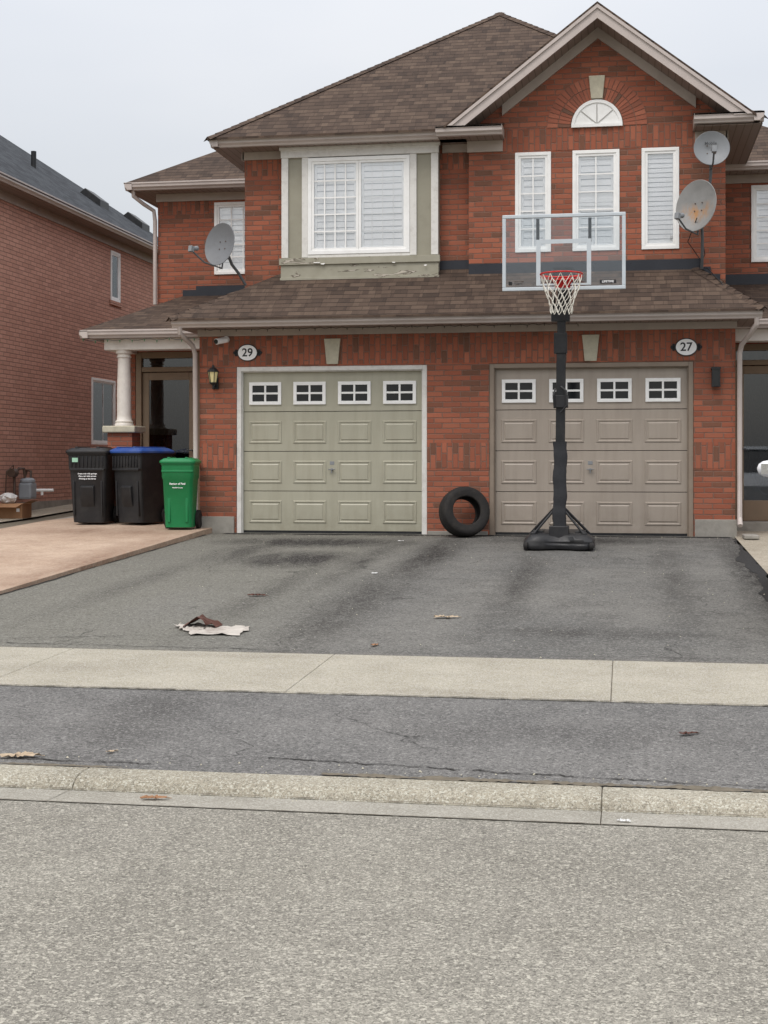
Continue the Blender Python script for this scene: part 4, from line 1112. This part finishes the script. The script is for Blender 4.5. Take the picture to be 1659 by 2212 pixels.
# ------------------------------------------------------------------ tyre leaning on wall
ty=root('loose_tyre',(0,0,0),'worn black car tyre leaning against the brick pillar','tyre')
g=G(); prof=[(.182,-.095),(.192,-.110),(.25,-.126),(.288,-.120),(.308,-.102),(.316,-.065),(.318,-.032),(.309,-.030),(.309,-.022),(.318,-.020),(.318,.020),(.309,.022),(.309,.030),(.318,.032),(.316,.065),(.308,.102),(.288,.120),(.25,.126),(.192,.110),(.182,.095),(.197,.08),(.25,.095),(.288,.08),(.297,0),(.288,-.08),(.25,-.095),(.197,-.08)]
nn_=72; rgs=[]
for i in range(nn_):
    t=2*math.pi*i/nn_; rgs.append([Vector((r*math.cos(t),h,r*math.sin(t))) for r,h in prof])
k=len(prof); v=[q for r in rgs for q in r]; f=[]
for i in range(nn_):
    j=(i+1)%nn_
    for a in range(k): f.append((i*k+a,i*k+(a+1)%k,j*k+(a+1)%k,j*k+a))
g.raw(v,f); part('tyre_casing',g,M_rubber,ty,smooth=True)
g=G()
for s in (-1,1):
    for i in range(72):
        t=2*math.pi*i/72; t2=t+.045
        def tp(r,h,t): return (r*math.cos(t),s*h,r*math.sin(t))
        g.raw([tp(.310,.098,t),tp(.321,.045,t+.01),tp(.321,.045,t2+.01),tp(.310,.098,t2)],[(0,1,2,3)])
part('tread',g,M_rubber,ty)
ty.location=(-2.0,17.93,zd(17.9)+.318); ty.rotation_euler=(Matrix.Rotation(R(26),4,'Z')@Matrix.Rotation(R(-13),4,'X')).to_euler()

# ------------------------------------------------------------------ gas meter, box, bag
gm=root('gas_meter',(-9.45,21.4,.1),'grey gas meter with pipes on neighbouring brick wall','gas meter')
g=G(); g.box(-9.50,-9.28,21.28,21.52,.36,.62); g.lathe([(.10,0+.6),(.12,.63),(.12,.66),(.09,.70)],16,c=(-9.39,21.4,0)); part('body',g,M_meter,gm,bevel=.03)
g=G(); g.tube([(-9.5,21.15,.08),(-9.5,21.15,.75),(-9.45,21.2,.85),(-9.42,21.32,.85),(-9.40,21.34,.65)],.022,8); g.tube([(-9.38,21.5,.65),(-9.40,21.55,.80),(-9.5,21.62,.82),(-9.58,21.65,.6)],.022,8); g.cyl((-9.5,21.02,.78),(-9.5,21.16,.78),.07,n=16)
g.tube([(-9.55,20.9,.2),(-9.52,20.9,.8),(-9.45,21.0,.9),(-9.5,21.1,.7)],.010,6); part('pipe',g,M_copper,gm,smooth=True)
g=G(); g.tube([(-9.3,21.5,.50),(-9.1,21.55,.50),(-9.02,21.56,.50)],.025,10); g.tube([(-9.2,21.53,.50),(-9.2,21.53,.42)],.022,8); part('vent_pipe',g,M_white,gm,smooth=True)
cb=root('cardboard_box',(-9.1,20.35,.1),'brown cardboard box on the path by the neighbouring wall','box')
g=G(); g.box(-9.32,-8.93,20.15,20.5,.095,.32); part('carton',g,M_card,cb,bevel=.004)
g=G(); g.face([(-9.32,20.15,.32),(-8.93,20.15,.32),(-8.95,19.98,.27),(-9.31,19.98,.27)]); part('flap',g,M_card,cb)
g=G(); g.face([(-8.93,20.15,.32),(-8.93,20.5,.32),(-8.80,20.48,.37),(-8.80,20.17,.37)]); part('flap',g,M_card,cb)
g=G(); g.box(-9.02,-8.97,20.145,20.149,.2,.25); part('print',g,M_txtw,cb)
bg=root('plastic_bag',(-9.35,20.3,.32),'crumpled white plastic bag on the cardboard box','bag')
g=G(); rr=[]
for k in range(9):
    ph=math.pi*k/8; rr.append([Vector((-9.22+(.001+.13*math.sin(ph))*(1+.25*random.uniform(-1,1))*math.cos(2*math.pi*i/14),20.3+(.001+.12*math.sin(ph))*(1+.25*random.uniform(-1,1))*math.sin(2*math.pi*i/14),.40-.085*math.cos(ph))) for i in range(14)])
g.loft(rr); part('bag',g,M_bag,bg)
o=root('splash_block',(1.55,17.9,.02),'small pale concrete splash block at the downspout','splash block')
g=G(); g.box(1.44,1.62,17.75,18.1,.0,.05); part('block',g,M_conc,o,bevel=.012)

# ------------------------------------------------------------------ litter
def leaf(x,y,z,s,rot,mat,label):
    g=G(); pts=[]; N=36
    for i in range(N):
        t=2*math.pi*i/N; r=s*(.55+.38*abs(math.cos(t*2.5+.2)))*(1.0 if abs(math.sin(t))<.6 else .62)*random.uniform(.88,1.08)
        pts.append(Vector((r*math.cos(t)*1.15,r*math.sin(t)*.75,s*.18*random.uniform(.0,1)+.004)))
    g.raw([(0,0,s*.08)]+pts,[(0,1+i,1+(i+1)%N) for i in range(N)])
    g.tube([(0,0,s*.08),(s*.8,0,s*.1),(s*1.25,.1*s,s*.03)],.0018,5)
    o=part('fallen_leaf',g,mat); o['label']=label; o['category']='leaf'; o['group']='fallen leaves on the asphalt'
    o.location=Vector(o.location)+Vector((x,y,z)); o.rotation_euler=(0,0,rot); return o
leaf(-1.35,10.8,dzf(10.8),.10,.3,M_leafp,'pale dry leaf on the asphalt driveway')
leaf(-1.665,9.45,dzf(9.45),.05,1.3,M_leaf,'small dry leaf on the asphalt driveway')
leaf(-3.13,11.9,dzf(11.9),.085,.1,M_leaf2,'dark brown leaf on the asphalt driveway')
leaf(.30,6.99,azf(6.99),.055,.5,M_leaf2,'brown leaf on the dark boulevard asphalt')
leaf(-2.74,6.16,azf(6.16),.09,.2,M_leafp,'large pale oak leaf beside the kerb')
leaf(-1.93,5.66,-.487,.06,.2,M_leaf,'orange brown leaf in the gutter')
leaf(-2.35,6.3,azf(6.3),.03,.9,M_leafp,'tiny pale leaf beside the kerb')
def scrap(x,y,zf,w,d,mat,label,rot=0,amp=.004):
    g=G(); nx,ny=12,6; P=[]
    for j in range(ny+1):
        for i in range(nx+1):
            xx=(i/nx-.5)*w*(1+.14*random.uniform(-1,1)); yy=(j/ny-.5)*d*(1+.35*random.uniform(-1,1)*abs(i/nx-.5)*2)
            X=x+xx*math.cos(rot)-yy*math.sin(rot); Y=y+xx*math.sin(rot)+yy*math.cos(rot)
            P.append(Vector((X,Y,zf(Y)+.004+abs(random.gauss(0,amp)))))
    g.raw(P,[(j*(nx+1)+i,j*(nx+1)+i+1,(j+1)*(nx+1)+i+1,(j+1)*(nx+1)+i) for j in range(ny) for i in range(nx)])
    o=part('paper_scrap',g,mat,smooth=False); o['label']=label; o['category']='litter'; return o
scrap(-2.90,9.93,dzf,.42,.38,M_paper,'dirty pale rag flattened on the asphalt driveway',.1,.006)
scrap(-3.12,10.05,dzf,.22,.28,M_paper,'torn stained paper on the driveway',.5,.008)
g=G(); nx,ny=7,5; P=[]
for j in range(ny+1):
    for i in range(nx+1):
        P.append(Vector((-3.06+(i/nx-.5)*.26+random.uniform(-.012,.012),10.10+(j/ny-.5)*.20+random.uniform(-.012,.012),dzf(10.10)+.012+.075*math.sin(math.pi*i/nx)*random.uniform(.2,1.1))))
g.raw(P,[(j*(nx+1)+i,j*(nx+1)+i+1,(j+1)*(nx+1)+i+1,(j+1)*(nx+1)+i) for j in range(ny) for i in range(nx)])
o=part('crumpled_scrap',g,M_leaf2); o['label']='crumpled dark red-brown scrap lying on the pale rag'; o['category']='litter'
scrap(-2.70,17.2,dzf,.07,.05,M_bag,'small white scrap on the driveway')
scrap(-2.41,13.7,dzf,.06,.06,M_bag,'small white scrap on the driveway')
scrap(.0,5.60,lambda y:-.487,.05,.02,M_bag,'small white scrap in the gutter')
g=G()
for i in range(520):
    if i<150: x,y=random.uniform(-5.2,1.3),random.gauss(18.0,.08); z=dzf(min(y,18.2))
    elif i<280: x,y=random.uniform(-5,1.5),random.gauss(5.76,.04); z=-.4965
    elif i<370: x,y=random.uniform(-4.5,1.2),random.gauss(6.12,.05); z=azf(max(y,6.03))
    else: x,y=random.uniform(-5,1.2),random.uniform(9.1,18); z=dzf(y)
    s=random.uniform(.002,.006)
    p=[Vector((x+s*random.uniform(.6,1.4)*a,y+s*random.uniform(.6,1.4)*b,z+s*c)) for a,b,c in ((1,0,0),(0,1,0),(-1,0,0),(0,-1,0),(0,0,1.2))]
    g.raw(p,[(0,1,4),(1,2,4),(2,3,4),(3,0,4)])
part('gravel',g,M_stone,kind='stuff')

# ------------------------------------------------------------------ parked car
car=root('parked_car',(0,0,0),'white parked car standing on the neighbouring walkway','car')
def sect(y,zb,zs,hw_,hs):
    return [Vector(q) for q in ((-hw_*.92,y,zb),(-hw_,y,zb+.12),(-hw_*1.0,y,(zb+zs)/2),(-hw_*.97,y,zs-.06),(-hs,y,zs),(hs,y,zs),(hw_*.97,y,zs-.06),(hw_,y,(zb+zs)/2),(hw_,y,zb+.12),(hw_*.92,y,zb))]
g=G(); g.loft([sect(-2.22,.42,.80,.68,.5),sect(-2.15,.28,.95,.80,.66),sect(-1.9,.24,1.0,.87,.76),sect(-1.0,.20,.98,.89,.80),sect(0,.20,.97,.90,.82),sect(.9,.20,.95,.90,.80),sect(1.5,.22,.90,.88,.74),sect(1.95,.24,.80,.83,.62),sect(2.18,.32,.66,.68,.45)][::-1])
part('body',g,M_white_car,car,smooth=True)
def gh(y,z0,z1,w0,w1): return [Vector(q) for q in ((-w0,y,z0),(-w1,y+.0,z1),(w1,y,z1),(w0,y,z0))]
g=G(); g.loft([gh(-1.95,.94,.96,.72,.70),gh(-1.25,.95,1.38,.78,.58),gh(-.9,.95,1.44,.79,.60),gh(.1,.95,1.44,.80,.60),gh(.35,.94,1.40,.80,.59),gh(1.15,.92,.94,.76,.72)]); part('windows',g,M_pane,car,smooth=False)
g=G(); g.loft([gh(-1.30,1.37,1.40,.58,.54),gh(-.9,1.43,1.465,.61,.56),gh(.1,1.43,1.465,.61,.56),gh(.4,1.38,1.40,.60,.55)]); part('roof_panel',g,M_white_car,car,smooth=True)
for sx in (-1,1):
    g=G(); rr=[]
    for k in range(7):
        ph=math.pi*k/6; rr.append([Vector((sx*(.99-.10*math.cos(ph)),.72+(.012+.055*math.sin(ph))*math.cos(2*math.pi*i/16),1.05+(.01+.065*math.sin(ph))*math.sin(2*math.pi*i/16))) for i in range(16)])
    g.loft(rr); g.box(sx*.84,sx*.91,.70,.74,.99,1.03); mr=part('door_mirror',g,M_white_car,car,smooth=True)
    g=G(); g.box(sx*.925,sx*1.055,.655,.668,1.005,1.095); part('mirror_glass',g,M_mirror,mr)
    for yy in (-1.38,1.32):
        g=G(); x=sx*.80; g.lathe([(.17,-.1),(.28,-.1),(.315,-.08),(.32,0),(.315,.08),(.28,.1),(.20,.1),(.19,.06)],28,'X',c=(x,yy,.32)); wh=part('wheel',g,M_rubber,car,smooth=True)
        g=G(); g.lathe([(.01,.05*sx),(.06,.07*sx),(.18,.05*sx),(.2,.09*sx),(.2,-.05*sx)],20,'X',c=(x,yy,.32)); part('rim',g,M_dish,wh,smooth=True)
    g=G(); g.box(sx*.45,sx*.72,2.02,2.12,.62,.74); part('headlight',g,M_glass,car,bevel=.02)
    g=G(); g.box(sx*.55,sx*.78,-2.2,-2.1,.72,.88); part('tail_light',g,M_red,car,bevel=.02)
car.location=(2.155,11.95,-.205); car.rotation_euler=(R(2.0),0,R(-6))

# ------------------------------------------------------------------ camera
cd=bpy.data.cameras.new('camera'); cam=bpy.data.objects.new('camera',cd); COL.objects.link(cam)
cd.sensor_fit='HORIZONTAL'; cd.sensor_width=36; cd.lens=36*3067/1659
cd.shift_y=-101/1659
cd.clip_end=2000; cd.clip_start=.05
cam.location=(0,0,.9); cam.rotation_euler=(R(90),0,R(9.6))
scene.camera=cam
